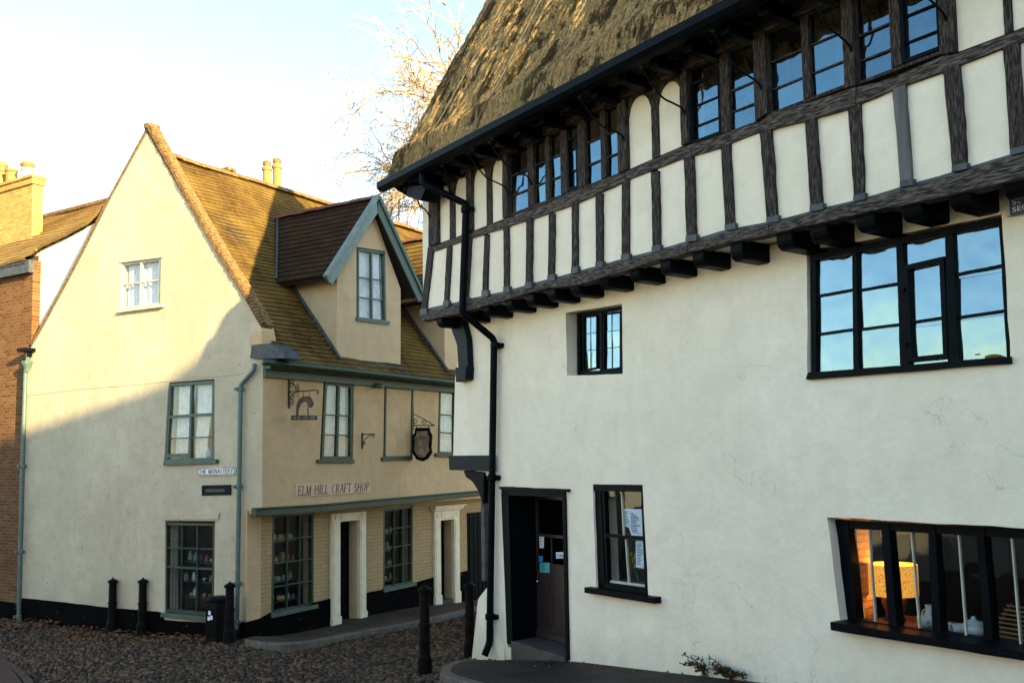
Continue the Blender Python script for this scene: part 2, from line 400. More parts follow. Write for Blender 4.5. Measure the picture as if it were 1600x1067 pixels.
def inset(c, w_):
    """corners inset by w_ metres"""
    tl, tr_, br, bl = c
    hx = (tr_ - tl).normalized() * w_; hb = (br - bl).normalized() * w_; vl = (bl - tl).normalized() * w_; vr = (br - tr_).normalized() * w_
    return [tl + hx + vl, tr_ - hx + vr, br - hb - vr, bl + hb - vl]
def ringframe(mb, c, w_, f, d, nrm=(0, 1, 0)):
    n = Vector(nrm); i = inset(c, w_)
    for a in range(4):
        b = (a + 1) % 4
        mb.prism([c[a] - n * f, c[b] - n * f, i[b] - n * f, i[a] - n * f], n * d)
    return i
def panes(mb, c, cols, rows, y, nrm=(0, 1, 0), tilt=.004, seed=1):
    """glass in separate slightly tilted quads; cols / rows are break lists from 0 to 1"""
    rnd = random.Random(seed); n = Vector(nrm); Q = quadmap(c)
    for i in range(len(cols) - 1):
        for j in range(len(rows) - 1):
            e = .001
            q = [Q(cols[i] + e, rows[j] + e), Q(cols[i + 1] - e, rows[j] + e), Q(cols[i + 1] - e, rows[j + 1] - e), Q(cols[i] + e, rows[j + 1] - e)]
            a, b = rnd.uniform(-tilt, tilt), rnd.uniform(-tilt, tilt)
            offs = (a + b, -a + b, -a - b, a - b)
            mb.prism([q[k] + n * (y + offs[k]) for k in range(4)], n * .004)
    return mb
def window(T, c, fmat, gmat, cols=(0, .5, 1), rows=(0, .5, 1), fw=.06, bw=.025, f=.02, d=.09, gy=.03, nrm=(0, 1, 0), sill=None, sillw=.08, sash=None, label=None, smat=None, bars=True, seed=1, mull=()):
    """window > frame (the window mesh itself), pane, sill"""
    mb = MB(); i = ringframe(mb, c, fw, f, d, nrm); Q = quadmap(i)
    for s_ in cols[1:-1]: qbar(mb, Q, (s_, -.01), (s_, 1.01), (fw * .9 if s_ in mull else bw), f * (.9 if s_ in mull else .5), d * .7, nrm)
    for t_ in rows[1:-1]:
        qbar(mb, Q, (-.01, t_), (1.01, t_), (bw if not sash or abs(t_ - sash) > .001 else bw * 2), f * .45, d * .66, nrm)
    o = T.part('window', mb, fmat, label=label, bevel=.004)
    T.part('pane', panes(MB(), i, cols, rows, gy, nrm, seed=seed), gmat, o)
    if sill:
        n = Vector(nrm); sb = MB(); bl, br = c[3], c[2]; e = (br - bl).normalized()
        p0 = bl - e * sill[0] - n * sill[1]; p1 = br + e * sill[0] - n * sill[1]
        up = Vector((0, 0, sillw * .5))
        sb.prism([p0 + up * .6, p1 + up * .6, p1 - up * 1.4, p0 - up * 1.4], n * (sill[1] + .05))
        T.part('sill', sb, smat or fmat, o, bevel=.008)
    return o, i
def curtain(T, par, c, y, mat, s0, s1, t0=0, t1=1, nrm=(0, 1, 0), waves=5, amp=.03, pinch=0, side=1, label=None):
    Q = quadmap(c); n = Vector(nrm); mb = MB(); A, B = 28, 8
    for j in range(B + 1):
        t = t0 + (t1 - t0) * j / B
        for i in range(A + 1):
            k = i / A
            kk = k * (1 - pinch * math.sin(math.pi * min(1, (j / B) * 1.0) * .5)) if side > 0 else 1 - (1 - k) * (1 - pinch * math.sin(math.pi * (j / B) * .5))
            p = Q(s0 + (s1 - s0) * kk, t)
            mb.v.append(p + n * (y + amp * math.sin(k * waves * 6.28 + .6 * math.sin(j * .7)) * (0.6 + .4 * j / B)))
    for j in range(B):
        for i in range(A):
            a = j * (A + 1) + i; mb.f.append((a, a + 1, a + A + 2, a + A + 1))
    return T.part('curtain', mb, mat, par, smooth=True, label=label)
def courses(mb, A0, A1, B0, B1, n, lift=.03, nrm=None, wave=.02, seed=0, segs=26, clip=None):
    """tiled slope: A0-A1 is the lower edge, B0-B1 the upper; n overlapping courses, each with a real step"""
    A0, A1, B0, B1 = map(Vector, (A0, A1, B0, B1))
    if nrm is None: nrm = (A1 - A0).cross(B0 - A0).normalized()
    if nrm.z < 0: nrm = -nrm
    if mb.uv is None: mb.uv = []
    L = (A1 - A0).length
    for r in range(n):
        t0, t1 = r / n, (r + 1.12) / n; t1 = min(t1, 1)
        rows = ((t0, lift - .006, 0), (t0, lift + .010, .02), (t1, .004, 1))
        b = len(mb.v)
        for t, h, vv in rows:
            for i in range(segs + 1):
                s_ = i / segs
                p = A0.lerp(A1, s_).lerp(B0.lerp(B1, s_), t)
                p = p + nrm * (h + wave * nz(p, .9, seed) + .006 * nz((s_ * L * 6, r * 3.7, 0), 1, seed + 2) * (1 if vv < .5 else 0))
                mb.v.append(p); mb.uv.append((s_ * L + r * .085 + 100, r + vv * .98 + .01))
        w_ = segs + 1
        for k in range(2):
            for i in range(segs): mb.f.append((b + k * w_ + i, b + k * w_ + i + 1, b + (k + 1) * w_ + i + 1, b + (k + 1) * w_ + i))
        # drop face under the lip
        c0 = len(mb.v)
        for i in range(segs + 1):
            p = mb.v[b + i]; mb.v.append(p - nrm * (lift + .02)); mb.uv.append(mb.uv[b + i])
        for i in range(segs): mb.f.append((c0 + i, c0 + i + 1, b + i + 1, b + i))
    return mb
def crom(P, n=6):
    """smooth curve through the points"""
    P = [Vector(p) for p in P]; out = []; Q = [P[0] * 2 - P[1]] + P + [P[-1] * 2 - P[-2]]
    for i in range(1, len(Q) - 2):
        for k in range(n):
            t = k / n; a, b, c, d = Q[i - 1:i + 3]
            out.append(.5 * ((2 * b) + (c - a) * t + (2 * a - 5 * b + 4 * c - d) * t * t + (-a + 3 * b - 3 * c + d) * t ** 3))
    return out + [P[-1]]

# ================================================================== RIGHT-HAND TIMBER-FRAMED HOUSE
JY, EY = -0.42, -0.95                 # planes of the jettied upper storey and of the eaves
H = Thing('timber_framed_house', 'large black and white timber framed house with thatched roof and overhanging upper storey', 'house', FR, (2.5, 3, 0))
def lerp_poly(pts, x):
    for (a, b), (c, d) in zip(pts, pts[1:]):
        if x <= c or (c, d) == pts[-1]: return b + (d - b) * (x - a) / (c - a)
RAIL_T = [(674, 385.5), (734, 364), (788, 343), (870, 311), (972, 271), (1068, 229), (1187, 191), (1200, 180), (1332, 138), (1400, 121), (1473, 88), (1500, 83), (1600, 45), (1700, 5)]
RAIL_B = [(674, 394), (734, 373), (788, 357), (822, 345), (893, 321), (972, 285), (1068, 247), (1126, 231), (1188, 206), (1257, 189), (1326, 169), (1395, 140), (1472, 113), (1500, 101), (1600, 64), (1700, 22)]
BR_T = [(657, 487), (722, 472), (793, 456), (864, 437), (980, 405), (1085, 376), (1146, 359), (1213, 346), (1283, 328), (1350, 312), (1425, 289), (1509, 265), (1600, 238), (1700, 208)]
BR_B = [(658, 502), (718, 489), (768, 474), (853, 450), (901, 445), (980, 422), (1026, 406), (1139, 379), (1212, 364), (1300, 344), (1410, 321), (1563, 286), (1600, 276), (1700, 252)]
# ---- ground and first floor wall with its openings
op_small = [(884, 489), (972, 475), (973, 584), (886, 587)]
op_mid = [(1260, 392), (1565, 335), (1579, 567), (1262, 592)]
op_sash = [(926, 756), (1004, 757), (1013, 932), (932, 920)]
op_door = [(783, 761), (882, 765), (888, 1034), (793, 1010)]
op_low = [(1292, 808), (1680, 829), (1690, 1035), (1314, 978)]
OUT = tr(FR, [(771, 760), (763, 915), (748, 934), (742, 1034)]) + [Vector((.6, 0, -.35)), Vector((13, 0, -.35)), Vector((13, 0, 4.44))]
OUT += [Vector((-1.62, 0, 4.44))] + tr(FR, [(711, 590), (708, 725), (757, 738)])
mb = MB(); mb.prism(wob(OUT, .006, .25, 3), (0, .36, 0), [wob(tr(FR, o), .006, .15, i) for i, o in enumerate((op_small, op_mid, op_sash, op_door, op_low))])
H.part('wall', mb, M['white_wall'])
mb = MB(); mb.box((-1.05, .36, -.4), (-.75, 7, 4.4)); H.part('end_wall', mb, M['white_wall'])
mb = MB(); mb.box((-2.1, 7, -.4), (13, 7.3, 6.4)); mb.box((12.7, .36, -.4), (13, 7, 4.4)); mb.box((12.7, -.3, 4.6), (13, 7, 6.4)); H.part('rear_wall', mb, M['shop_wall'])
mb = MB(); mb.box((-.74, 2.6, .13), (12.6, 2.7, 2.24)); mb.box((-1.3, 2.6, 2.43), (12.6, 2.7, 4.4)); H.part('dark_backdrop', mb, M['dark'])  # dark panels added so the rooms behind the glass read black
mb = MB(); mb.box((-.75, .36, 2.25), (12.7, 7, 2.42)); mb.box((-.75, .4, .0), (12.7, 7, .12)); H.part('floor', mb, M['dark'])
# battered foot at the corner
mb = MB(); p = tr(FR, [(763, 918), (748, 936), (741, 1036), (792, 1040), (789, 1008)], 0)
fr_ = [q + Vector((0, -.05 if i in (2, 3) else -.012, 0)) for i, q in enumerate(p)]
n_ = len(p); mb.add(p + fr_, [tuple(range(n_, 2 * n_))] + [(i, (i + 1) % n_, n_ + (i + 1) % n_, n_ + i) for i in range(n_)])
H.part('buttress', mb, M['white_wall'])
# ---- jetty: soffit, joists, bressummer
mb = MB(); mb.box((-2.15, JY + .06, 4.45), (13, 6.9, 4.56)); H.part('soffit', mb, M['panel'])
JP = [680, 718, 752, 787, 820, 853, 889, 934, 982, 1030, 1081, 1140, 1213, 1266, 1339, 1411, 1487, 1572]
for i, px in enumerate(JP):
    a = FR.Y(px, 440, JY + .02).x; mb = MB(); h_ = .19 if px > 1100 else .165; w_ = .19 if px > 1200 else .165
    prof = [(JY + .03, 0), (JY + .03, -.55), (JY + .05, -.85), (JY + .10, -1)]
    pts = [Vector((a, y, 4.452 + z * h_)) for y, z in prof] + [Vector((a, .12, 4.452 - h_)), Vector((a, .12, 4.452))]
    if px < 760: pts = pts[:4] + [Vector((a, .5, 4.452 - h_)), Vector((a, .5, 4.452))]
    mb.prism(pts, (w_, 0, 0)); H.part('joist', mb, M['black'], bevel=.02)
def strip(mb, F, top, bot, x0, x1, y0, y1, amp=.006, seed=0):
    xs = [x0] + [p[0] for p in top if x0 < p[0] < x1] + [x1]
    xb = [x0] + [p[0] for p in bot if x0 < p[0] < x1] + [x1]
    return slab(mb, F, [(x, lerp_poly(top, x)) for x in xs] + [(x, lerp_poly(bot, x)) for x in reversed(xb)], y0, y1, amp, .15, seed)
for a, b, o in ((657, 852, 0), (853, 1073, -.012), (1074.5, 1200, .0), (1201, 1700, -.015)):
    mb = MB(); strip(mb, FR, [(x, y + 2) for x, y in BR_T], BR_B, a, b, JY - .03 + o, JY + .12, .008, a); H.part('bressummer', mb, M['oldoak_x'], bevel=.008)
mb = MB(); strip(mb, FR, [(x, y - 2.5) for x, y in BR_T], [(x, y + 3) for x, y in BR_T], 658, 1700, JY - .005, JY + .05, .004, 9); H.part('flashing', mb, M['lead'])
mb = MB(); mb.box((6.9, JY + .02, 4.42), (13, JY + .1, 6.3)); H.part('wall', mb, M['panel'])
# ---- rails
for a, b, o in ((673, 787, 0), (788, 976, -.01), (977, 1187, 0), (1188, 1336, -.02), (1337, 1700, -.008)):
    mb = MB(); strip(mb, FR, RAIL_T, RAIL_B, a, b, JY - .025 + o, JY + .12, .007, a + 1); H.part('rail', mb, M['oldoak_x'], bevel=.006)
# ---- studs of the lower band (top left, top right, bottom right, bottom left)
ST = [((668.5, 386), (677, 384), (665, 491), (657, 492)), ((697.5, 387), (704, 384), (699, 478), (693, 480)), ((727, 372), (735, 370), (729, 473), (721, 475)),
      ((756.5, 368), (763, 366), (760.5, 462), (753, 463)), ((786, 354), (793, 352), (794, 456), (787, 457)), ((822, 341), (830, 339), (829, 449), (821, 450)),
      ((857, 334), (865.5, 333), (865, 437), (856, 439)), ((893, 315), (901, 313), (901, 425), (893, 427)), ((930, 304), (940, 302), (940, 417), (931, 419)),
      ((971, 279), (982, 277), (982, 405), (971, 407)), ((1017, 270), (1028, 267), (1030, 391), (1019, 394)), ((1068, 246), (1081, 243), (1086, 375), (1072, 378)),
      ((1126, 228), (1140, 224), (1147, 357), (1133, 360)), ((1187, 203), (1204, 197), (1214, 345), (1198, 349)), ((1257, 189), (1272, 184), (1284, 326), (1266, 330)),
      ((1325, 166), (1343, 158), (1350, 310), (1334, 315)), ((1395, 139), (1414, 132), (1425, 288), (1407, 292)), ((1474, 110), (1497, 99), (1509, 263), (1488, 268)),
      ((1567, 74), (1591, 65), (1601, 236), (1579, 242)), ((1665, 34), (1690, 24), (1700, 206), (1680, 212))]
for i, s_ in enumerate(ST):
    mb = MB(); slab(mb, FR, s_, JY - .03 - .006 * (i % 3), JY + .1, .006, .045, 20 + i)
    H.part('stud', mb, M['greyoak'] if i in (16,) else M['oldoak'], bevel=.007, label='smoother grey replacement stud' if i == 16 else None)
    (ax, ay), (bx, by) = s_[3], s_[2]
    mb = MB(); slab(mb, FR, [(ax - 1, ay - 9), (bx + 1, by - 9), (bx + 1.5, by + 1), (ax - 1, ay + 1)], JY - .045 - .006 * (i % 3), JY, .003, .05, i)
    H.part('flashing', mb, M['lead'])
mb = MB(); z0 = 4.42
mb.box((-2.2, JY + .045, z0), (-1.9, JY + .1, 6.45)); mb.box((-2.19, JY + .1, z0), (-2.05, 7, 6.45)); H.part('end_wall', mb, M['panel'])
for i in range(len(ST) - 1):
    a, b = ST[i], ST[i + 1]
    l = [(a[1][0] - .5, lerp_poly(RAIL_B, a[1][0]) + .5), (b[0][0] + .5, lerp_poly(RAIL_B, b[0][0]) + .5), (b[3][0] + .5, lerp_poly(BR_T, b[3][0]) - .5), (a[2][0] - .5, lerp_poly(BR_T, a[2][0]) - .5)]
    q = tr(FR, l, JY)
    # clip the corners a little so that the plaster reads hand trowelled
    qq = []
    for k in range(4):
        p, pr_, nx = q[k], q[k - 1], q[(k + 1) % 4]
        qq += [p + (pr_ - p).normalized() * .035, p + ((pr_ - p).normalized() + (nx - p).normalized()) * .009, p + (nx - p).normalized() * .035]
    mb = MB(); mb.prism(wob(qq, .005, .13, 40 + i), (0, .06, 0)); H.part('panel', mb, M['panel'], bevel=.004)
# ---- upper band: timber backing with window openings
def up(px, t, top=6.36):      # local point in upper band at rail-top pixel px, z from rail (0) to plate (1)
    b = FR.Y(px, lerp_poly(RAIL_T, px), JY); return Vector((b.x, JY, b.z + (top - b.z) * t))
x_a, x_b, x_c, x_d = up(797, 0).x, up(974, 0).x, up(1082, 0).x, up(1472, 0).x
mb = MB(); mb.prism([(-2.15, JY + .06, 4.45), (13, JY + .06, 4.45), (13, JY + .06, 6.45), (-2.15, JY + .06, 6.45)], (0, .12, 0),
                    [[(x_a, JY + .06, 5.47), (x_b, JY + .06, 5.47), (x_b, JY + .06, 6.34), (x_a, JY + .06, 6.34)],
                     [(x_c, JY + .06, 5.49), (x_d, JY + .06, 5.49), (x_d, JY + .06, 6.34), (x_c, JY + .06, 6.34)]])
H.part('frame_backing', mb, M['oldoak'])
mb = MB(); mb.box((-2.2, JY - .07, 6.30), (13, JY + .06, 6.48)); H.part('wall_plate', mb, M['oldoak_x'], bevel=.01)
# posts in the upper band, px at the rail: (left, right, proud)
UP_POST = [(674, 688, .03), (704, 712, .0), (733, 741, .03), (762, 770, .0), (790, 797.5, .03), (971, 984, .03), (1021, 1031.5, .0), (1069, 1080, .03), (1186, 1205, .035), (1325, 1343, .035), (1474, 1497, .035), (1571, 1584, .0), (1655, 1675, .03)]
for i, (a, b, pr_) in enumerate(UP_POST):
    lean = (.012 if a < 800 else 0.0)
    p = [up(a, 0), up(b, 0), up(b, 1) + Vector((lean, 0, 0)), up(a, 1) + Vector((lean, 0, 0))]
    q = [v + Vector((0, -.02 - pr_, 0)) for v in p]
    mb = MB(); mb.prism(wob(q, .005, .05, 60 + i), (0, .14, 0)); H.part('post', mb, M['oldoak'], bevel=.006)
# plastered lights with arched heads between posts
for i, (a, b, arch) in enumerate([(688.5, 703.5, 1), (712.5, 732.5, 1), (741.5, 761.5, 1), (770.5, 789.5, 1), (985, 1020.5, 1), (1032, 1068.5, 1), (1498, 1570.5, 0), (1584.5, 1654, 0)]):
    p0, p1 = up(a, 0) + Vector((0, 0, .01)), up(b, 0) + Vector((0, 0, .01)); w_ = p1.x - p0.x
    top = 6.30 if a < 900 else 6.27
    arc = []
    K = 10
    for k in range(K + 1):
        s_ = k / K; h = (1 - abs(2 * s_ - 1) ** 2.2) ** .6 if 0 < s_ < 1 else 0
        arc.append(Vector((p1.x - w_ * s_, JY, (top - (.20 if arch else 0)) + (.20 * h if arch else 0))))
    mb = MB(); mb.prism([p0, p1] + arc, (0, .07, 0)); H.part('panel', mb, M['panel'])
    if arch:      # pierced head board
        mb = MB(); x0, x1 = p0.x - .005, p1.x + .005
        half = [Vector((x1, JY - .012, 6.31))] + [Vector((x0, JY - .012, 6.31)), Vector((x0, JY - .012, top - .20))] + [v + Vector((0, -.012, 0)) for v in reversed(arc[1:-1])] + [Vector((x1, JY - .012, top - .20))]
        mb.prism(half, (0, .011, 0)); H.part('arched_head', mb, M['oldoak'])
def uwin(lab, x0, x1, muls, casements, bars, seed, zb=5.49, zt=6.34):
    yf = JY - .005
    fr2 = MB()
    fr2.box((x0, yf, zb), (x1, yf + .09, zb + .03)); fr2.box((x0, yf, zt - .03), (x1, yf + .09, zt))
    for a, b in muls: fr2.box((a, yf - .012, zb + .03), (b, yf + .08, zt - .03))
    ed = [x0] + [v for m in muls for v in m] + [x1]
    ob = H.part('window', fr2, M['oldoak'], bevel=.004, label=lab)
    gl = MB(); rnd = random.Random(seed)
    for k in range(0, len(ed), 2):
        a, b = ed[k], ed[k + 1]; cz = [zb + .03] + [zb + t for t in bars] + [zt - .03]
        cas = (k // 2) in casements
        bm_ = MB()
        if cas:
            c4 = [Vector((a + .004, yf + .01, zt - .19)), Vector((b - .004, yf + .01, zt - .19)), Vector((b - .004, yf + .01, zb + .034)), Vector((a + .004, yf + .01, zb + .034))]
            ringframe(bm_, c4, .03, .02, .04); 
        if cas: H.part('casement', bm_, M['black'], ob)
        for z in cz[1:-1]: H.part('glazing_bar', MB().box((a, yf + .012, z - .008), (b, yf + .04, z + .008)), M['black'] if cas else M['oldoak'], ob)
        for z, z2 in zip(cz, cz[1:]):
            t = [rnd.uniform(-.004, .004) for _ in range(2)]
            q = [Vector((a, yf + .03 + t[0] + t[1], z + .002)), Vector((b, yf + .03 - t[0] + t[1], z + .002)), Vector((b, yf + .03 - t[0] - t[1], z2 - .002)), Vector((a, yf + .03 + t[0] - t[1], z2 - .002))]
            gl.prism(q, (0, .003, 0))
    H.part('pane', gl, M['glass_up'], ob)
    mb = MB(); mb.box((x0, yf + .3, zb + .05), (x1, yf + .32, zt)); 
    return ob
ux = lambda px: up(px, 0).x
uwin('long window of five lights', ux(797.5), ux(971), [(ux(826.5), ux(836)), (ux(854), ux(861)), (ux(878), ux(888)), (ux(905), ux(917)), (ux(941), ux(949))], (3,), (.26, .52), 4)
uwin('two light window', ux(1081), ux(1186), [(ux(1129), ux(1143))], (0,), (.21, .42), 5)
uwin('two light window', ux(1205), ux(1325), [(ux(1257), ux(1269))], (), (.24, .50), 6, 5.52)
uwin('two light window', ux(1343), ux(1474), [(ux(1395), ux(1411))], (1,), (.20, .42), 7, 5.50)
# ---- eaves: soffit boards, rafter feet, gutter
XV = -2.25
mb = MB(); mb.add([(XV + .05, EY + .1, 6.36), (13, EY + .1, 6.36), (13, JY + .04, 6.50), (XV + .05, JY + .04, 6.50), (XV + .05, EY + .1, 6.40), (13, EY + .1, 6.40), (13, JY + .04, 6.54), (XV + .05, JY + .04, 6.54)],
                  [(0, 3, 2, 1), (4, 5, 6, 7), (0, 1, 5, 4), (1, 2, 6, 5), (2, 3, 7, 6), (3, 0, 4, 7)]); H.part('eaves_soffit', mb, M['darkwood'])
x = XV + .25; k = 0
while x < 9.5:
    mb = MB(); mb.box((x, EY + .14, 6.27), (x + .11, JY + .02, 6.40)); H.part('rafter_foot', mb, M['black'], bevel=.012); x += .47 + .03 * nz((x, 0, 0), 3); k += 1
g0 = FR.Y(597, 290, EY).x
mb = MB(); prof = [(EY - .075, 6.46), (EY - .085, 6.45), (EY - .08, 6.37), (EY - .04, 6.325), (EY + .03, 6.32), (EY + .075, 6.36), (EY + .08, 6.45), (EY + .068, 6.45), (EY + .06, 6.37), (EY + .02, 6.335), (EY - .035, 6.34), (EY - .068, 6.38)]
mb.prism([(g0, y, z) for y, z in prof], (13 - g0, 0, 0)); mb.prism([(g0, EY - .08, 6.45), (g0, EY - .08, 6.36), (g0, EY - .03, 6.322), (g0, EY + .03, 6.322), (g0, EY + .08, 6.36), (g0, EY + .08, 6.45)], (-.012, 0, 0))
H.part('gutter', mb, M['black'])
# swan-neck gutter stays
for (a, b) in [((641, 312), (672, 338)), ((692, 288), (705, 300)), ((732, 236), (792, 297)), ((766, 220), (828, 281)), ((907, 147), (975, 217)), ((1003, 98), (1070, 176)), ((1115, 42), (1190, 138)), ((1262, 2), (1330, 78)), ((1400, -60), (1478, 30)), ((1530, -120), (1600, -20))]:
    p = FR.Y(*a, EY + .10); q = FR.Y(*b, JY - .05); p.z = 6.33
    pts = [p, p + Vector((.005, .06, -.10)), p.lerp(q, .45) + Vector((0, 0, -.10)), p.lerp(q, .75) + Vector((0, 0, -.03)), q + Vector((0, -.03, .03)), q + Vector((0, .03, -.06))]
    mb = MB(); mb.tube(crom(pts, 5), .011, 6); H.part('gutter_stay', mb, M['blackiron'], smooth=True)
    mb = MB(); mb.lathe(p + Vector((0, -.01, -.02)), [(.0, 0), (.022, 0), (.022, .03), (0, .03)], 8); H.part('bolt', mb, M['lead'])
# ---- thatched roof
_gable_ends = True
a_, b_ = FR.X(613, 281, XV), FR.X(765, 0, XV)
sl_ = Vector((b_.y - a_.y, b_.z - a_.z)); sl_.normalize()
def thatch_profile(t):           # distance along slope from the eave -> (y, z)
    y0, z0 = EY - .02, 6.44
    if t < 0: return y0 + .5 * (-t), z0 - .02
    r = min(1, t / .5); bulge = .05 * math.sin(math.pi * min(1, t / .75))
    y = y0 + sl_.x * t; z = z0 + sl_.y * t
    return y - bulge * sl_.y, z + bulge * sl_.x
LS = 6.3; NU, NV = 380, 100
mb = MB(); mb.uv = None
for j in range(NV + 1):
    t = LS * (j / NV) ** 1.15
    y, z = thatch_profile(t)
    for i in range(NU + 1):
        x = XV + (13 - XV) * (i / NU) ** 1.0
        d = .008 * nz((x * 2.2, t * .45, 0), 1, 1) + .012 * nz((x * 6, t * 1.3, 3), 1, 2) + .020 * nz((x * .6 + t * .25, t * .8, 5), 1, 3) + .022 * nz((x * 13, t * 4, 3), 1, 4) + .03 * nz((x * 22, t * 12, 8), 1, 5)
        hol = nz((x * 1.5 + .3 * t, t * .75, 11), 1, 6); d -= .03 * max(0, min(1, (hol - .12) * 6))
        roll = .05 * math.exp(-((t - .42 - .06 * nz((x * .8, 0, 0))) / .13) ** 2)
        d = d * min(1, .3 + t * 2) + roll
        e = min(1, (x - XV) / .05); y_, z_ = y - sl_.y * (d - .05 * (1 - e) ** 2), z + sl_.x * (d - .05 * (1 - e) ** 2)
        mb.v.append(Vector((x, y_, z_)))
W_ = NU + 1
for j in range(NV):
    for i in range(NU): mb.f.append((j * W_ + i, j * W_ + i + 1, (j + 1) * W_ + i + 1, (j + 1) * W_ + i))
th = mb
# butt end at the eave, left verge thickness, far slope
b = len(th.v)
for i in range(NU + 1): v = th.v[i]; th.v.append(v + Vector((0, .02, -.05)))
for i in range(NU): th.f.append((b + i, b + i + 1, i + 1, i))
c2_ = len(th.v)
for i in range(NU + 1): v = th.v[i]; th.v.append(v + Vector((0, .42, -.0)))
for i in range(NU): th.f.append((c2_ + i, c2_ + i + 1, b + i + 1, b + i))
b = len(th.v)
for j in range(NV + 1): v = th.v[j * W_]; th.v.append(v + Vector((.06, sl_.y * .32, -sl_.x * .32)))
for j in range(NV): th.f.append((b + j, j * W_, (j + 1) * W_, b + j + 1))
ge = MB()
top = th.v[NV * W_].copy()
for gx_ in (-2.1, 12.8): ge.prism([(gx_, JY + .1, 6.42), (gx_, top.y, top.z - .35), (gx_, 7.0, 6.42)], (.15, 0, 0))
H.part('gable_end', ge, M['white_wall'])
top = th.v[NV * W_].copy(); b = len(th.v)
th.v += [Vector((XV, top.y, top.z)), Vector((13, top.y, top.z)), Vector((13, top.y + (top.z - 6.4) / sl_.y * sl_.x, 6.4)), Vector((XV, top.y + (top.z - 6.4) / sl_.y * sl_.x, 6.4))]
th.f.append((b, b + 1, b + 2, b + 3))
# thatch material: golden reed, dark streaks painted for moss and for shade in the hollows, fine netting
m, ns, ls, p = newmat('weathered_thatch')
v1 = coords(ns, ls, (1, .42, .42)); v2 = coords(ns, ls, (1, .16, .16)); v0 = coords(ns, ls)
n1 = noise_n(ns, ls, v1, 2.0, 12, .78, .2); n2 = noise_n(ns, ls, v2, 30, 6, .8); n3 = noise_n(ns, ls, v0, 24, 6, .8)
c = mixc(ns, ls, ramp(ns, ls, n2, [(.42, (0, 0, 0)), (.6, (1, 1, 1))]), (.70, .47, .20), (.27, .165, .06))
c = mixc(ns, ls, ramp(ns, ls, n1, [(.51, (0, 0, 0)), (.54, (.95, .95, .95))]), c, (.035, .026, .014))
c = mixc(ns, ls, ramp(ns, ls, noise_n(ns, ls, v1, 1.1, 5, .6), [(.56, (0, 0, 0)), (.68, (.6, .6, .6))]), c, (.20, .19, .05))
c = mixc(ns, ls, ramp(ns, ls, n3, [(.50, (0, 0, 0)), (.60, (.8, .8, .8))]), c, (.13, .085, .035))
ls.new(c, p.inputs['Base Color'])
wv = ns.new('ShaderNodeTexWave'); wv.bands_direction = 'Z'; wv.inputs['Scale'].default_value = 9; wv.inputs['Distortion'].default_value = 3; wv.inputs['Detail'].default_value = 2; ls.new(v0, wv.inputs[0])
bb = bump(ns, ls, wv.outputs[1], .5, .015); bb = bump(ns, ls, n2, 1, .06, bb); bb = bump(ns, ls, n3, 1, .04, bb); bb = bump(ns, ls, n1, .5, .10, bb)
ls.new(bb, p.inputs['Normal']); p.inputs['Roughness'].default_value = 1; p.inputs['Specular IOR Level'].default_value = .05
M['thatch'] = m
RO = H.part('roof', th, M['thatch'], smooth=True)
mb = MB()      # seams of the netting that runs up the slope
for x in (-1.25, .1, 1.5, 2.9, 4.3, 5.7):
    pts = []
    for k in range(31):
        t = .1 + k * .2; y, z = thatch_profile(t); d = .008 * nz((x * 2.2, t * .45, 0), 1, 1) + .020 * nz((x * .6 + t * .25, t * .8, 5), 1, 3) + .02
        xx = x + .008 * nz((x, t, 0), 1); pts.append(Vector((xx, y - sl_.y * d, z + sl_.x * d)))
    mb.tube(pts, .004, 4)
    H.part('netting_seam', mb, M['greyoak'], RO); mb = MB()
# ---- rainwater pipe
def pipe(T, pts, r, mat, collars=(), name='downpipe', brackets=()):
    mb = MB(); sm = []
    for i, p in enumerate(pts):     # round the bends
        if 0 < i < len(pts) - 1:
            a, b = pts[i - 1], pts[i + 1]
            d1 = min(.09, (p - a).length * .4); d2 = min(.09, (b - p).length * .4)
            sm += [p + (a - p).normalized() * d1, p + (a - p).normalized() * d1 * .35 + (b - p).normalized() * d2 * .35 * 0, p + (b - p).normalized() * d2 * .35, p + (b - p).normalized() * d2]
        else: sm.append(p)
    mb.tube(sm, r, 12); o = T.part(name, mb, mat, smooth=True)
    for c_ in collars:
        mb = MB(); mb.lathe(Vector(c_) - Vector((0, 0, .045)), [(r * 1.1, 0), (r * 1.45, .01), (r * 1.45, .08), (r * 1.1, .09)], 12)
        mb.box((c_[0] - r * 2.1, c_[1] + r * .2, c_[2] - .03), (c_[0] + r * 2.1, c_[1] + r * 1.6, c_[2] + .03)); T.part('collar', mb, mat, o, bevel=.004)
    return o
P_ = [FR.Y(660, 268, EY + .02), FR.Y(661, 287, EY + .02), FR.Y(728, 319, JY - .09), FR.Y(722, 488, JY - .09), FR.Y(772, 530, -.08), FR.Y(769, 740, -.08), FR.Y(765, 1003, -.08), FR.Y(757, 1024, -.16)]
P_[0].z = min(P_[0].z, 6.40)
pipe(H, P_, .047, M['black'], [FR.Y(728, 328, JY - .09), FR.Y(774, 540, -.08), FR.Y(769, 746, -.08), FR.Y(766, 963, -.08)])
# dark head block under the gutter end
mb = MB(); slab(mb, FR, [(637, 290), (668, 288), (657, 314), (634, 307)], EY + .12, EY + .4); H.part('eaves_bracket', mb, M['black'], bevel=.01)
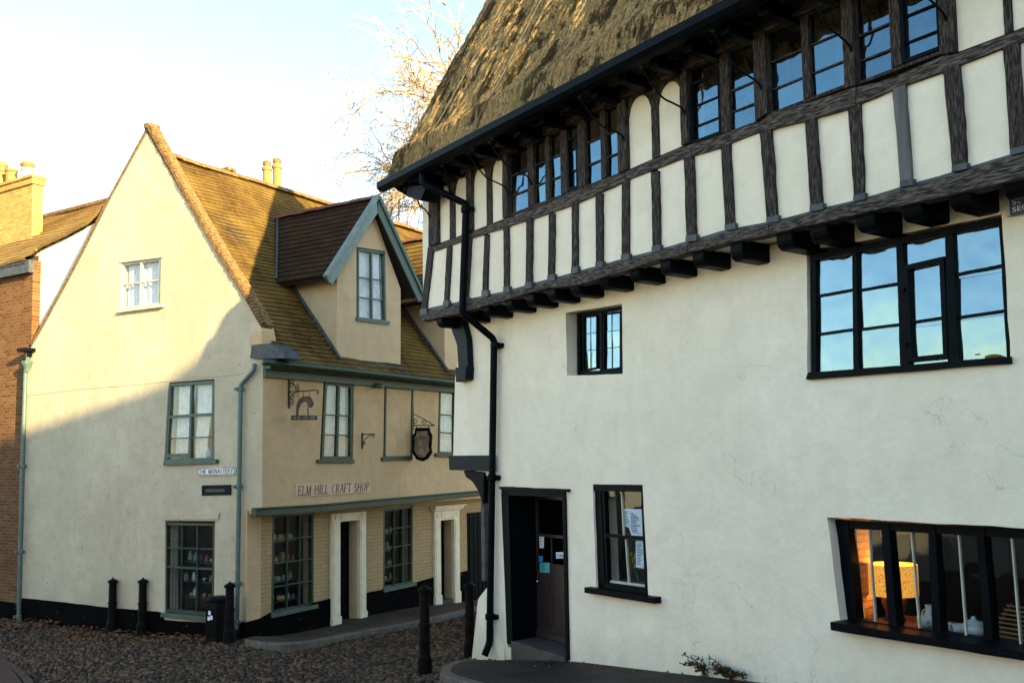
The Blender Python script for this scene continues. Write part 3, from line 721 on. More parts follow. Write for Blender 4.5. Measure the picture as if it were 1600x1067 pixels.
# ---- corner posts and brackets on the left end
mb = MB(); slab(mb, FR, [(702, 503), (722, 500), (729, 530), (731, 575), (716, 575), (714, 540), (707, 520)], -.10, .05, .004, .1); H.part('corner_bracket', mb, M['navy'], bevel=.01)
mb = MB(); slab(mb, FR, [(711, 574), (728, 573), (727, 593), (712, 597)], -.14, .05); H.part('bracket_foot', mb, M['navy'], bevel=.008)
mb = MB(); slab(mb, FR, [(701, 712), (764, 711), (765, 736), (702, 734)], -.09, .3, .004, .1); H.part('corner_beam', mb, M['navy'], bevel=.008)
mb = MB(); slab(mb, FR, [(724, 735), (756, 738), (755, 790), (748, 768), (738, 752), (728, 745)], -.03, .1, .003, .1); H.part('corner_bracket', mb, M['black'], bevel=.008)
mb = MB(); slab(mb, FR, [(751, 780), (756, 780), (758, 905), (753, 908)], -.02, .05, .003, .1); H.part('corner_post', mb, M['lead'])
# ---- windows of the lower wall, traced on their own planes
def pq(mb, pts, y0, y1, amp=.003, seed=0): return slab(mb, FR, pts, y0, y1, amp, .12, seed)
def hb(mb, x0, y0, x1, y1, w_, c0, c1):   # bar between two pixels, w_ metres wide
    a, b = FR.Y(x0, y0, c0), FR.Y(x1, y1, c0); d = (b - a).normalized(); s_ = d.cross(Vector((0, 1, 0))) * w_ / 2
    mb.prism(wob([a + s_, b + s_, b - s_, a - s_], .002, .12, x0), (0, c1 - c0, 0))
# small casement
Y1 = .13
c = tr(FR, [(901, 488), (974, 475), (975, 584), (902, 587)], Y1)
mb = MB(); i_ = ringframe(mb, c, .055, .0, .09); hb(mb, 938.5, 478, 938.5, 588, .045, Y1, Y1 + .08)
ws = H.part('window', mb, M['black'], bevel=.005, label='small leaded casement window')
mb = MB()
for x0, x1 in ((911, 934), (943, 971)):
    cc = tr(FR, [(x0, 494 - (x0 - 911) * .14), (x1, 494 - (x1 - 911) * .14), (x1, 576), (x0, 580)], Y1 + .02)
    ringframe(mb, cc, .022, .012, .03)
H.part('casement', mb, M['black'], ws, bevel=.003)
mb = MB()
hb(mb, 922.5, 492, 922.5, 579, .008, Y1 + .03, Y1 + .04); hb(mb, 955.5, 488, 956, 577, .008, Y1 + .03, Y1 + .04)
for y in (521.5, 547.5): hb(mb, 908, y + 1, 972, y - 6, .008, Y1 + .032, Y1 + .042)
H.part('lead_came', mb, M['lead'], ws)
H.part('pane', panes(MB(), [v + Vector((0, .036, 0)) for v in i_], (0, .24, .48, .75, 1), (0, .33, .66, 1), 0, seed=3, tilt=.003), M['glass_sky'], ws)
# large first-floor window, four lights
Y2 = .03
mb = MB()
pq(mb, [(1266, 399), (1563, 339), (1563.5, 350), (1266.5, 408.5)], Y2 - .01, Y2 + .1, .003, 1)
pq(mb, [(1262, 582), (1577, 557), (1578, 568), (1259, 593)], Y2 - .07, Y2 + .1, .003, 2)
pq(mb, [(1266, 405), (1274, 404), (1275, 584), (1268, 585)], Y2, Y2 + .1, .003, 3)
pq(mb, [(1560, 345), (1566, 344), (1578, 558), (1573, 559)], Y2, Y2 + .1, .003, 4)
pq(mb, [(1331, 391), (1337.5, 390), (1341.5, 578), (1333.5, 579)], Y2 - .005, Y2 + .09, .003, 5)
pq(mb, [(1400, 377), (1409, 375), (1420, 572), (1406.5, 573)], Y2 - .005, Y2 + .09, .003, 6)
pq(mb, [(1476, 362), (1487.5, 360), (1497.5, 565), (1481, 567)], Y2 - .005, Y2 + .09, .003, 7)
wm = H.part('window', mb, M['black'], bevel=.005, label='wide window of four lights under the jetty')
mb = MB()
for x0, y0, x1, y1 in [(1273, 463, 1333, 452.5), (1274, 523, 1334, 514.5), (1338, 454.5, 1402, 443), (1340, 515, 1404, 507), (1489, 430, 1567, 414.5), (1494, 496.5, 1572, 485)]:
    mb = MB(); hb(mb, x0, y0, x1, y1, .022, Y2 + .01, Y2 + .06); H.part('glazing_bar', mb, M['black'], wm)
mb = MB(); cc = tr(FR, [(1410, 415.5), (1474.5, 400.5), (1481, 560), (1418, 566)], Y2 - .012)
ringframe(mb, cc, .042, .0, .06); hb(mb, 1417, 504.5, 1477, 495.5, .02, Y2 + .0, Y2 + .04); H.part('casement', mb, M['black'], wm, bevel=.004)
mb = MB()
for (x, y) in ((1408, 454), (1412, 540)): mb = MB(); mb.box(tuple(FR.Y(x - 3, y + 3, Y2 - .03)), tuple(FR.Y(x + 4, y - 5, Y2 - .03) + Vector((0, .03, 0)))); H.part('hinge', mb, M['blackiron'], wm)
mb = MB()
for q, cols, rows, sd in [([(1272, 408), (1334, 395), (1336, 580), (1274, 585)], (0, 1), (0, .32, .66, 1), 1), ([(1337, 394), (1403, 381), (1408, 575), (1340, 580)], (0, 1), (0, .34, .67, 1), 2),
                          ([(1408, 381), (1478, 367), (1484, 569), (1418, 575)], (0, 1), (0, .2, .69, 1), 3), ([(1486, 365), (1562, 350), (1574, 560), (1496, 567)], (0, 1), (0, .36, .68, 1), 4)]:
    panes(mb, tr(FR, q, Y2 + .035), cols, rows, 0, tilt=.005, seed=sd + 10)
H.part('pane', mb, M['glass_sky'], wm)
mb = MB()      # pale upright boards set behind three of the panes
for x in (1277, 1341, 1487): pq(mb, [(x, 400), (x + 14, 398), (x + 18, 590), (x + 4, 592)], .5, .54, 0)
H.part('pale_board', mb, M['creamwood'], wm)
mb = MB(); pq(mb, [(1525, 541), (1568, 538), (1570, 556), (1528, 560)], .38, .6, 0); mb_ = mb
# sash window
Y3 = .04
mb = MB()
pq(mb, [(926, 757), (1004, 758), (1004.5, 768), (927, 767)], Y3 - .03, Y3 + .1, .003, 1)
pq(mb, [(927, 757), (938, 757), (945, 918), (933, 918)], Y3 - .01, Y3 + .1, .003, 2)
pq(mb, [(1001, 758), (1005, 758), (1013, 930), (1008, 930)], Y3 - .01, Y3 + .1, .003, 3)
pq(mb, [(934, 908), (1011, 919), (1013, 932), (934, 920)], Y3 - .01, Y3 + .1, .003, 4)
wz = H.part('window', mb, M['black'], bevel=.005, label='leaning sash window beside the door')
mb = MB(); pq(mb, [(913, 917), (1022, 933), (1023, 943), (913, 925.5)], -.1, .08, .002, 4); H.part('sill', mb, M['black'], wz, bevel=.008)
mb = MB(); pq(mb, [(938, 833.5), (1005, 838), (1005.5, 843), (939, 838)], Y3 - .005, Y3 + .05); pq(mb, [(939, 766), (944, 766), (950, 910), (945, 909)], Y3, Y3 + .06)
pq(mb, [(940, 838), (944, 838), (950, 910), (946, 909)], Y3 + .06, Y3 + .09)
H.part('meeting_rail', mb, M['black'], wz, bevel=.003)
for q_ in ((970.5, 767, 974, 836, .018, Y3 + .02, Y3 + .05), (977, 842, 982, 912, .018, Y3 + .04, Y3 + .07)): mb = MB(); hb(mb, *q_); H.part('glazing_bar', mb, M['creamwood'], wz)
mb = MB()
pq(mb, [(944, 905), (1010, 913.5), (1010, 917), (945, 908.5)], Y3 + .03, Y3 + .08)
H.part('bottom_rail', mb, M['creamwood'], wz)
mb = MB(); panes(mb, tr(FR, [(938, 766), (1003, 767), (1006, 838), (942, 834)], Y3 + .035), (0, .5, 1), (0, 1), 0, seed=5); panes(mb, tr(FR, [(941, 838), (1006, 842), (1010, 918), (946, 908)], Y3 + .055), (0, .5, 1), (0, 1), 0, seed=6)
H.part('pane', mb, M['glass'], wz)
# shop window low on the right
Y4 = .12
def lowx(px, t): return px + 13.5 * t
LT = [(1303, 810), (1690, 832)]; 
yt = lambda x: 811 + (x - 1303) * .0565; yb = lambda x: 972 + (x - 1316) * .158
mb = MB()
pq(mb, [(1303, yt(1303)), (1690, yt(1690)), (1690, yt(1690) + 14), (1304, yt(1303) + 13)], Y4, Y4 + .1, .002, 1)
pq(mb, [(1316, yb(1316) - 9), (1700, yb(1700) - 9), (1700, yb(1700) + 3), (1316, yb(1316) + 3)], Y4 - .01, Y4 + .1, .002, 2)
for a, b, c_, d in [(1303, 1324, 1316, 1339), (1376, 1388, 1389, 1402), (1449, 1460, 1458, 1471), (1525, 1537, 1538, 1551), (1606, 1620, 1619, 1634), (1672, 1690, 1685, 1703)]:
    pq(mb, [(a, yt(a) + 2), (b, yt(b) + 2), (d, yb(d) - 2), (c_, yb(c_) - 2)], Y4 - .012, Y4 + .1, .003, a)
wl = H.part('window', mb, M['black'], bevel=.006, label='long low shop window with slanting mullions')
mb = MB(); pq(mb, [(1297, 971), (1720, 1037), (1720, 1051), (1298, 984)], -.13, .16, .003, 5); H.part('sill', mb, M['black'], wl, bevel=.01)
mb = MB()
for a, c_ in [(1357, 1367), (1423, 1436), (1497, 1509), (1580, 1594), (1648, 1660)]:
    mb = MB(); hb(mb, a, yt(a) + 14, c_, yb(c_) - 8, .012, Y4 + .02, Y4 + .05); H.part('glazing_bar', mb, M['creamwood'], wl)
for a, c_ in [(1390, 1404), (1461, 1472), (1538, 1552)]:
    mb = MB(); hb(mb, a, yt(a) + 14, c_, yb(c_) - 8, .009, Y4 + .02, Y4 + .05); H.part('putty_line', mb, M['creamwood'], wl)
mb = MB()
for a, b, c_, d in [(1322, 1378, 1336, 1390), (1387, 1450, 1401, 1459), (1459, 1526, 1470, 1539), (1536, 1607, 1550, 1620), (1619, 1673, 1633, 1686)]:
    panes(mb, tr(FR, [(a, yt(a) + 10), (b, yt(b) + 10), (d, yb(d) - 4), (c_, yb(c_) - 4)], Y4 + .035), (0, .55, 1), (0, 1), 0, tilt=.003, seed=a)
H.part('pane', mb, M['glass'], wl)
# ---- entrance
mb = MB()
for q in ([(783, 762), (882, 766), (882.5, 777), (784, 773)], [(783, 770), (794, 771), (801, 1007), (792, 1005)], [(878, 774), (883, 774), (888.5, 1031), (884, 1031)]):
    pq(mb, q, -.025, .2, .002, q[0][0])
dr = H.part('doorway', mb, M['black'], bevel=.006)
mb = MB(); pq(mb, [(780, 760), (884, 764), (885, 768), (780, 764)], -.07, .02); H.part('hood', mb, M['black'], dr)
lx = FR.Y(833, 900, .42).x; 
mb = MB(); mb.box((-.62, .2, -.05), (-.57, 1.0, 2.0)); mb.box((-.57, .44, -.05), (lx - .01, .5, 2.0)); mb.box((-.57, .2, 1.93), (.62, 1.0, 1.99)); mb.box((.56, .2, -.05), (.62, 1., 1.93)); H.part('lining', mb, M['black'], dr)
# two-step threshold
mb = MB(); mb.prism([(-.56, -.03, -.3), (.60, -.03, -.3), (.60, -.03, -.02), (-.56, -.03, .02)], (0, .62, 0)); H.part('doorstep', mb, M['stone'], dr, bevel=.015)
# the door leaf
LW = .80; yl = .42
mb = MB(); X0 = lx; Z0, Z1 = .03, 1.93
mb.prism([(X0, yl, Z0), (X0 + LW, yl, Z0), (X0 + LW, yl, Z1), (X0, yl, Z1)], (0, .045, 0),
         [[(X0 + .1, yl, Z0 + .98), (X0 + LW - .1, yl, Z0 + .98), (X0 + LW - .1, yl, Z0 + 1.32), (X0 + .1, yl, Z0 + 1.32)],
          [(X0 + .1, yl, Z0 + 1.36), (X0 + LW - .1, yl, Z0 + 1.36), (X0 + LW - .1, yl, Z0 + 1.82), (X0 + .1, yl, Z0 + 1.82)]])
dl = H.part('door', mb, M['darkwood'], dr, bevel=.004, label='dark brown half glazed door')
mb = MB()
for a, b in ((.1, .37), (.43, .70)):
    c4 = [Vector((X0 + a, yl, Z0 + .82)), Vector((X0 + b, yl, Z0 + .82)), Vector((X0 + b, yl, Z0 + .15)), Vector((X0 + a, yl, Z0 + .15))]
    ringframe(mb, c4, .02, .008, .01)
mb.box((X0 + .395, yl + .01, Z0 + .98), (X0 + .415, yl + .03, Z0 + 1.32)); mb.box((X0 - .0, yl - .03, Z0), (X0 + LW, yl - .0, Z0 + .07))
H.part('door_moulding', mb, M['darkwood'], dr)
mb = MB(); mb.box((X0 + .1, yl + .02, Z0 + .98), (X0 + LW - .1, yl + .024, Z0 + 1.82)); H.part('door_pane', mb, M['glass'], dr)
kb = FR.Y(840, 908, yl - .04); mb = MB()
mb.tube([kb + Vector((0, -.0, 0)), kb + Vector((0, .04, 0))], .012, 8); sph = [(0, -.026)] + [(.026 * math.cos(t), .026 * math.sin(t)) for t in (-1, -.5, 0, .5, 1)] + [(0, .026)]
mb.lathe(kb, sph, 10); H.part('knob', mb, M['brass'], dr, smooth=True)

# ================================================================== CRAFT SHOP HOUSE
S = Thing('gabled_shop_house', 'cream rendered gabled corner house with tiled roof, dormers and a craft shop below', 'house', FS, (3, 3, -1))
X, Yp = FS.X, FS.Y
REC = .40
AP = X(230, 203, 0); AY = AP.y
vg = [X(50, 540, 0), X(110, 431, 0), X(170, 314, 0), X(229, 207, 0), X(300, 330, 0), X(345, 407, 0), X(380, 463, 0), X(408, 512, 0)]
L0 = X(40, 700, 0).y
gw = [(0, L0, -1.5), (0, L0, 5.0)] + [tuple(v) for v in vg] + [(0, .004, 4.75), (0, .004, 1.52), (0, REC + .004, 1.50), (0, REC + .004, -1.5)]
ow_att = tr_ = None
def trX(pts, c=0.0): return [X(a, b, c) for a, b in pts]
W_att = [(189, 409), (251.5, 401), (250, 479), (188, 487)]
W_ff = [(263, 597.5), (335, 592), (335, 722), (256, 722)]
W_gf = [(258, 813.5), (336, 814), (334, 968), (257, 958)]
mb = MB(); wb = wob([Vector(p) for p in gw], 0, 9, 1)
mb.prism(wb, (.32, 0, 0), [trX(W_att), trX(W_ff), trX(W_gf)])
S.part('gable_wall', mb, M['gable_wall'])
def wobx(pts, amp, step, seed=0):
    out = wob([Vector((p.y, 0, p.z)) for p in pts], amp, step, seed)
    return [Vector((pts[0].x, q.x, q.z)) for q in out]
# the long front: upper floor, ground floor set back
mbo = MB()
W1 = [(506, 591), (553.5, 597), (552, 722.5), (499.5, 722)]
W3 = [(686, 606), (740, 612), (740, 714), (683.5, 711.5)]
mbo.prism([(.004, 0, 1.52), (16, 0, 1.52), (16, 0, 4.45), (.004, 0, 4.45)], (0, .3, 0), [[Yp(*p, 0) for p in W1], [Yp(*p, 0) for p in W3]])
S.part('upper_wall', mbo, M['shop_wall'])
D1o = [(531, 815), (561.5, 813), (561.5, 972), (531, 972)]; D2o = [(688, 812), (709.5, 810), (709.5, 945), (688, 945)]
WA = [(425.5, 803), (490.5, 799), (490.5, 946), (423.5, 960)]; WB = [(599, 795), (645, 789), (645, 911), (598.5, 921)]
GY = REC; gx = Yp(730, 850, GY).x; 
mb = MB(); mb.prism([(0.004, GY, -1.5), (16, GY, -1.5), (16, GY, 1.56), (0.004, GY, 1.56)], (0, .3, 0), [[Yp(*p, GY) for p in q] for q in (WA, WB)] +
                    [[Vector((q[0].x, GY, -1.3 if k > 1 else q[0].z)) for k, q in ((k, (Yp(*p, GY),)) for k, p in enumerate(D))] for D in (D1o, D2o)])
S.part('shopfront_wall', mb, M['shop_brick'])
mb = MB(); mb.box((-.005, GY - .012, -1.5), (Yp(407, 900, GY).x, GY + .1, 1.52)); S.part('corner_pier', mb, M['shop_wall'])
mb = MB(); mb.box((0.02, -.02 + .02, 1.44), (16, GY - .002, 1.515)); S.part('jetty_soffit', mb, M['shop_wall'])
mb = MB(); mb.box((15.7, .3, -1.5), (16, 2 * AY, 4.8)); mb.box((0.32, 7.4, -1.5), (16, 7.7, 4.9)); S.part('rear_wall', mb, M['gable_wall'])
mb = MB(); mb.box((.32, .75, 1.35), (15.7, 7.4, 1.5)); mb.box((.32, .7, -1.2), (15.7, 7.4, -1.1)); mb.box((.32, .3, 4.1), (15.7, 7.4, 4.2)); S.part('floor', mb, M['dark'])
mb = MB(); mb.box((.5, 1.2, -1.09), (10, 1.25, 1.34)); mb.box((.95, 1.3, -1.09), (1.0, 4.5, 1.34)); S.part('dark_backing', mb, M['dark'])  # dark panels added to deepen the gloom behind the shop windows
# black plinth following the ground
mb = MB(); mb.prism(wobx(trX([(34, 934), (110, 942), (170, 949), (250, 956), (256, 968), (336, 974), (383, 972), (383, 1015), (30, 1000)], -.025), .006, .2), (.1, 0, 0)); S.part('plinth', mb, M['plinth'])
def plY(pts, c, d, mat, name='plinth', amp=.005, par=None, bevel=0):
    mb = MB(); mb.prism(wob([Yp(a, b, c) for a, b in pts], amp, .2, pts[0][0]), (0, d, 0)); return S.part(name, mb, mat, par, bevel=bevel)
plY([(383, 972), (406, 966), (423, 957), (423.5, 959), (490.5, 944), (490.5, 941), (517, 934.5), (517, 990), (383, 1012)], GY - .025, .1, M['plinth'])
plY([(572, 926), (598, 921), (645, 911), (679, 901), (679, 960), (572, 985)], GY - .025, .1, M['plinth'])
plY([(718.5, 894), (731, 891), (731, 950), (718.5, 955)], GY - .025, .1, M['plinth'])
# flaking paint patch and a weather line across the gable
cr_ = trX([(43, 618), (120, 608), (190, 603), (262, 595.5), (300, 590), (345, 587), (394, 582)], -.004)
mb = MB(); 
for a, b in zip(cr_, cr_[1:]):
    k = 8
    for i in range(k):
        p, q = a.lerp(b, i / k), a.lerp(b, (i + 1) / k)
        p = p + Vector((0, 0, .012 * nz(p, 6))); q = q + Vector((0, 0, .012 * nz(q, 6)))
        mb.beam(p, q, .012, .012)
S.part('weather_line', mb, M['gable_wall'])
# ---- gable windows
NX = (1, 0, 0)
def curt2(T, par, c, nrm, y=.16, mat=None):
    curtain(T, par, c, y, mat or M['curtain'], .02, .98, 0, 1, nrm, 6, .02)
o, i_ = window(S, trX([(190, 411), (251, 403), (249.5, 477), (189, 485)], .03), M['creamwood'], M['glass'], (0, .5, 1), (0, .46, 1), .055, .025, 0, .08, .03, NX, label='small cream attic window in the gable', mull=(.5,), seed=21)
curt2(S, o, i_, NX, .12)
mb = MB(); mb.prism(trX([(185, 484), (253, 475), (253, 479.5), (184, 488.5)], -.07), (.12, 0, 0)); S.part('sill', mb, M['creamwood'], o)
mb = MB(); mb.prism(trX([(187, 407), (254, 398.5), (254, 402), (187, 410.5)], -.02), (.08, 0, 0)); S.part('drip_board', mb, M['creamwood'], o)
o, i_ = window(S, trX([(264, 599), (334.5, 594), (334.5, 720), (258, 722)], .02), M['green'], M['glass'], (0, .5, 1), (0, .42, .72, 1), .065, .022, 0, .09, .035, NX, label='sage green window with parted net curtains', mull=(.5,), seed=22)
curtain(S, o, i_, .14, M['curtain'], .06, .5, 0, .95, NX, 4, .03, .35, 1); curtain(S, o, i_, .14, M['curtain'], .52, .97, 0, 1, NX, 4, .03, .4, 1)
mb = MB(); mb.prism(trX([(255, 720), (337, 717.5), (337, 724), (254, 727)], -.08), (.12, 0, 0)); S.part('sill', mb, M['green'], o, bevel=.006)
mb = MB(); Q = quadmap(i_); qbar(mb, Q, (0, .42), (1, .415), .055, .005, .06, NX); qbar(mb, Q, (.0, .955), (.5, .955), .07, .005, .05, NX); S.part('meeting_rail', mb, M['green'], o)
mb = MB(); ic = trX([(266, 604), (270, 604), (268, 716), (263, 716)], .1); mb.prism(ic, (.2, 0, 0)); S.part('shutter_edge', mb, M['creampaint'], o)
o, i_ = window(S, trX([(258, 816), (336, 817), (333.5, 962), (257, 955)], .03), M['darkgreen'], M['glass'], (0, .333, .666, 1), (0, .27, .5, 1), .055, .02, 0, .09, .04, NX, label='dark green ground floor sash window with iron bars', sash=.5, seed=23)
mb = MB(); mb.prism(trX([(251, 957), (326, 964), (326, 972), (250, 963.5)], -.07), (.12, 0, 0)); S.part('sill', mb, M['green'], o, bevel=.006)
mb = MB(); Q = quadmap(i_)
for k in range(15): qbar(mb, Q, (k / 14, .5), (k / 14, 1), .008, -.07, .01, NX)
for k in range(1, 12): qbar(mb, Q, (k / 12, .03), (k / 12, .5), .004, -.08, .004, NX)
for k in range(9): qbar(mb, Q, (0, .03 + k * .055), (1, .03 + k * .055), .004, -.08, .004, NX)
S.part('security_grille', mb, M['iron'], o)
mb = MB(); mb.prism(trX([(253, 802), (342, 801), (340, 811), (255, 812)], -.035), (.05, 0, 0)); S.part('lintel', mb, M['gable_wall'])
# ---- pipes of the gable
def pX(a, b, c): return X(a, b, c)
LP = [X(44, 546, -.1), X(43.5, 560, -.1), X(40, 582, -.1), X(34, 760, -.1), X(29.5, 962, -.1), X(29, 972, -.16)]
pipe(S, LP, .045, M['greypipe'], [X(35.5, 728, -.1), X(32, 862, -.1), X(29.5, 963, -.1)])
mb = MB(); hp = X(42, 571, -.1); mb.lathe(hp + Vector((0, 0, -.16)), [(.05, 0), (.07, .08), (.13, .20), (.14, .26)], 10, scale=(.8, 1)); S.part('hopper_head', mb, M['greypipe'])
mb = MB(); q = X(46, 543, -.08); mb.box((-.25, q.y - .12, q.z - .1), (.1, q.y + .22, q.z - .02)); mb.box((-.14, q.y - .05, q.z - .22), (-.04, q.y + .05, q.z - .1)); S.part('gutter_end', mb, M['blackiron'])
RP = [X(398, 568, -.1) + Vector((0, 0, 0)), X(397, 578, -.1), X(376, 602, -.1), X(373.5, 760, -.1), X(370, 975, -.1), X(368, 984, -.2)]
pipe(S, RP, .045, M['greypipe'], [X(375.5, 608, -.1), X(373, 760, -.1), X(371, 912, -.1), X(370, 972, -.1)])
# ---- main roof
ZE, YE = 4.26, -.34
RZ = Yp(300, 257, AY).z; RX0 = Yp(262, 243, AY).x
slope_n = Vector((0, -(RZ - ZE), (AY - YE))).normalized()
XE = 16.2
def onroof(px, py): return FS.pl(px, py, (0, YE, ZE), slope_n)
mb = MB(); A0, A1, B0, B1 = (.18, YE, ZE), (XE, YE, ZE), (.18, AY, RZ), (XE, AY, RZ)
courses(mb, A0, A1, B0, B1, 50, .022, slope_n, .05, 3, 90)
S.part('roof', mb, M['tile_main'])
mb = MB(); courses(mb, (.18, 7.9, 4.9), (XE, 7.9, 4.9), (.18, AY, RZ), (XE, AY, RZ), 44, .022, Vector((0, .7, .7)), .04, 5, 60); RB = S.part('roof', mb, M['tile_main'])
mb = MB(); mb.prism([(.33, YE, ZE - .02), (.33, AY, RZ - .03), (.33, 7.85, 4.88)], (15.7, 0, 0)); S.part('roof_boarding', mb, M['dark'])
mb = MB(); n_ = 52
for k in range(n_):
    x0 = .2 + k * (XE - .2) / n_; z = RZ + .02 + .05 * nz((x0, AY, 0), .9, 3); pr = [(x0, AY + .16 * math.sin(t), z - .06 + .14 * math.cos(t)) for t in np.linspace(-1.45, 1.45, 7)]
    mb.prism([Vector(p) for p in pr], ((XE - .2) / n_ * .98, 0, 0))
S.part('ridge', mb, M['verge'])
# verge: tumbled brick edge standing proud of the gable
def verge(pts, w0, x0, x1, name, seed, mat, up=.20, bricks=True):
    mb = MB(); cum = 0
    for a, b in zip(pts, pts[1:]):
        d = (b - a); L = d.length; d.normalize(); nn = Vector((0, -d.z, d.y)); nn = nn if nn.z > 0 else -nn
        k = max(1, round(L / .085))
        mb.prism([Vector((x0 + .05, p.y, p.z)) for p in (a - nn * .03, b - nn * .03, b + nn * (up - .02), a + nn * (up - .02))], (x1 - x0 - .05, 0, 0))
        for i in range(k):
            p = a + d * (L * i / k); q = a + d * (L * (i + .82) / k); j = .014 * nz((cum + i, seed, 0), 1.7); e = .010 * nz((i * 1.3, seed, 4), 2)
            if bricks: mb.prism([Vector((x0 + j, v.y, v.z)) for v in (p + nn * (.03), q + nn * (.03), q + nn * (up + e + .015), p + nn * (up + e))], (.10, 0, 0))
        cum += k
    return S.part(name, mb, mat, bevel=.008 if bricks else 0)
vr = [AP + Vector((0, 0, .02))] + vg[4:]
vr = [Vector((0, v.y, v.z)) for v in vr]
verge(vr, 0, -.04, .26, 'verge', 1, M['verge'], .12)
vl = [Vector((0, v.y, v.z)) for v in vg[:4]] + [AP + Vector((0, 0, .02))]
verge(vl, 0, -.05, .30, 'verge', 2, M['verge'], .10, False)
mb = MB(); k = X(234, 203, 0); mb.box((-.04, AY - .09, AP.z + .02), (.28, AY + .08, AP.z + .15)); S.part('ridge_block', mb, M['verge'], bevel=.03)
mb = MB(); a = X(408, 512, 0); mb.box((-.05, -.02, a.z - .32), (.28, .30, a.z - .06)); S.part('kneeler', mb, M['shop_wall'], bevel=.01)
# lead covered corner of the eaves
mb = MB(); mb.prism([X(390, 560, -.12), X(392, 541, -.12), X(421, 536, -.12), X(440, 548, -.12), X(447, 560, -.12)], (.42, 0, 0)); S.part('lead_cap', mb, M['lead'], bevel=.02)
# eaves gutter and fascia of the long front
GT = [(385, 562), (450, 569), (530, 577), (620, 588), (712, 599)]
g = [Yp(a, b, YE - .06) for a, b in GT]; zg = sum(v.z for v in g) / len(g)
mb = MB(); pts = [Vector((-.35 if i == 0 else v.x, YE - .06, zg + (v.z - zg) * .6)) for i, v in enumerate(g)] + [Vector((16, YE - .06, zg))]
mb.tube(pts, .062, 10); S.part('gutter', mb, M['darkgreen'], smooth=True)
mb = MB(); mb.box((.0, -.07, 3.98), (16, 0, 4.13)); mb.box((.0, -.20, 4.13), (16, 0, 4.20)); mb.box((.0, YE, 4.20), (16, .05, 4.25)); S.part('fascia', mb, M['green'], bevel=.01)
# jetty moulding
fa = [(400, 796), (500, 790), (600, 781), (680, 774), (748, 768)]; fb = [(400, 807), (500, 800), (600, 790.5), (680, 782), (748, 774)]
ext = lambda q: q + [q[-1] + Vector((6, 0, 0))]
t_ = ext([Yp(a, b, -.10) for a, b in fa]); b_ = ext([Yp(a, b, -.10) for a, b in fb])
mb = MB()
for i in range(len(t_) - 1):
    mb.prism([t_[i], t_[i + 1], b_[i + 1], b_[i]], (0, .13, 0)); u = Vector((0, -.04, .03)); mb.prism([t_[i] + u, t_[i + 1] + u, t_[i + 1] + Vector((0, -.04, 0)), t_[i] + Vector((0, -.04, 0))], (0, .16, 0))
S.part('jetty_moulding', mb, M['darkgreen'], bevel=.01)
# ---- upper windows of the long front
o, i_ = window(S, [Yp(a, b, .02) for a, b in [(508, 595), (552, 600), (551, 718), (502, 718)]], M['darkgreen'], M['glass'], (0, .5, 1), (0, .42, .70, 1), .07, .024, 0, .09, .035, label='green window with drawn net curtains over the lettered board', mull=(.5,), seed=31)
curtain(S, o, i_, .13, M['curtain'], .03, .97, 0, 1, (0, 1, 0), 7, .03)
mb = MB(); mb.prism([Yp(a, b, -.06) for a, b in [(498, 717.5), (554, 717.5), (554, 723), (497, 723)]], (0, .1, 0)); S.part('sill', mb, M['darkgreen'], o, bevel=.006)
o, i_ = window(S, [Yp(a, b, .02) for a, b in [(687, 608), (738, 614), (738, 711), (685, 709)]], M['darkgreen'], M['glass'], (0, .45, 1), (0, .38, .68, 1), .06, .024, 0, .09, .035, label='green window partly hidden by the white house', mull=(.45,), seed=32)
curtain(S, o, i_, .13, M['curtain'], .03, .97, 0, 1, (0, 1, 0), 7, .05)
mb = MB(); mb.prism([Yp(a, b, -.06) for a, b in [(682, 708), (739, 711), (739, 716), (682, 713)]], (0, .1, 0)); S.part('sill', mb, M['darkgreen'], o, bevel=.006)
mb = MB(); c_ = [Yp(a, b, 0) for a, b in [(601, 603), (645, 607), (643, 715), (599, 716)]]; ringframe(mb, c_, .045, .03, .04)
mb.prism([Yp(a, b, -.05) for a, b in [(598, 714), (645, 713), (645, 718), (598, 720)]], (0, .06, 0))
S.part('blind_window', mb, M['darkgreen'], label='blocked window, a green frame round plain render', bevel=.005)
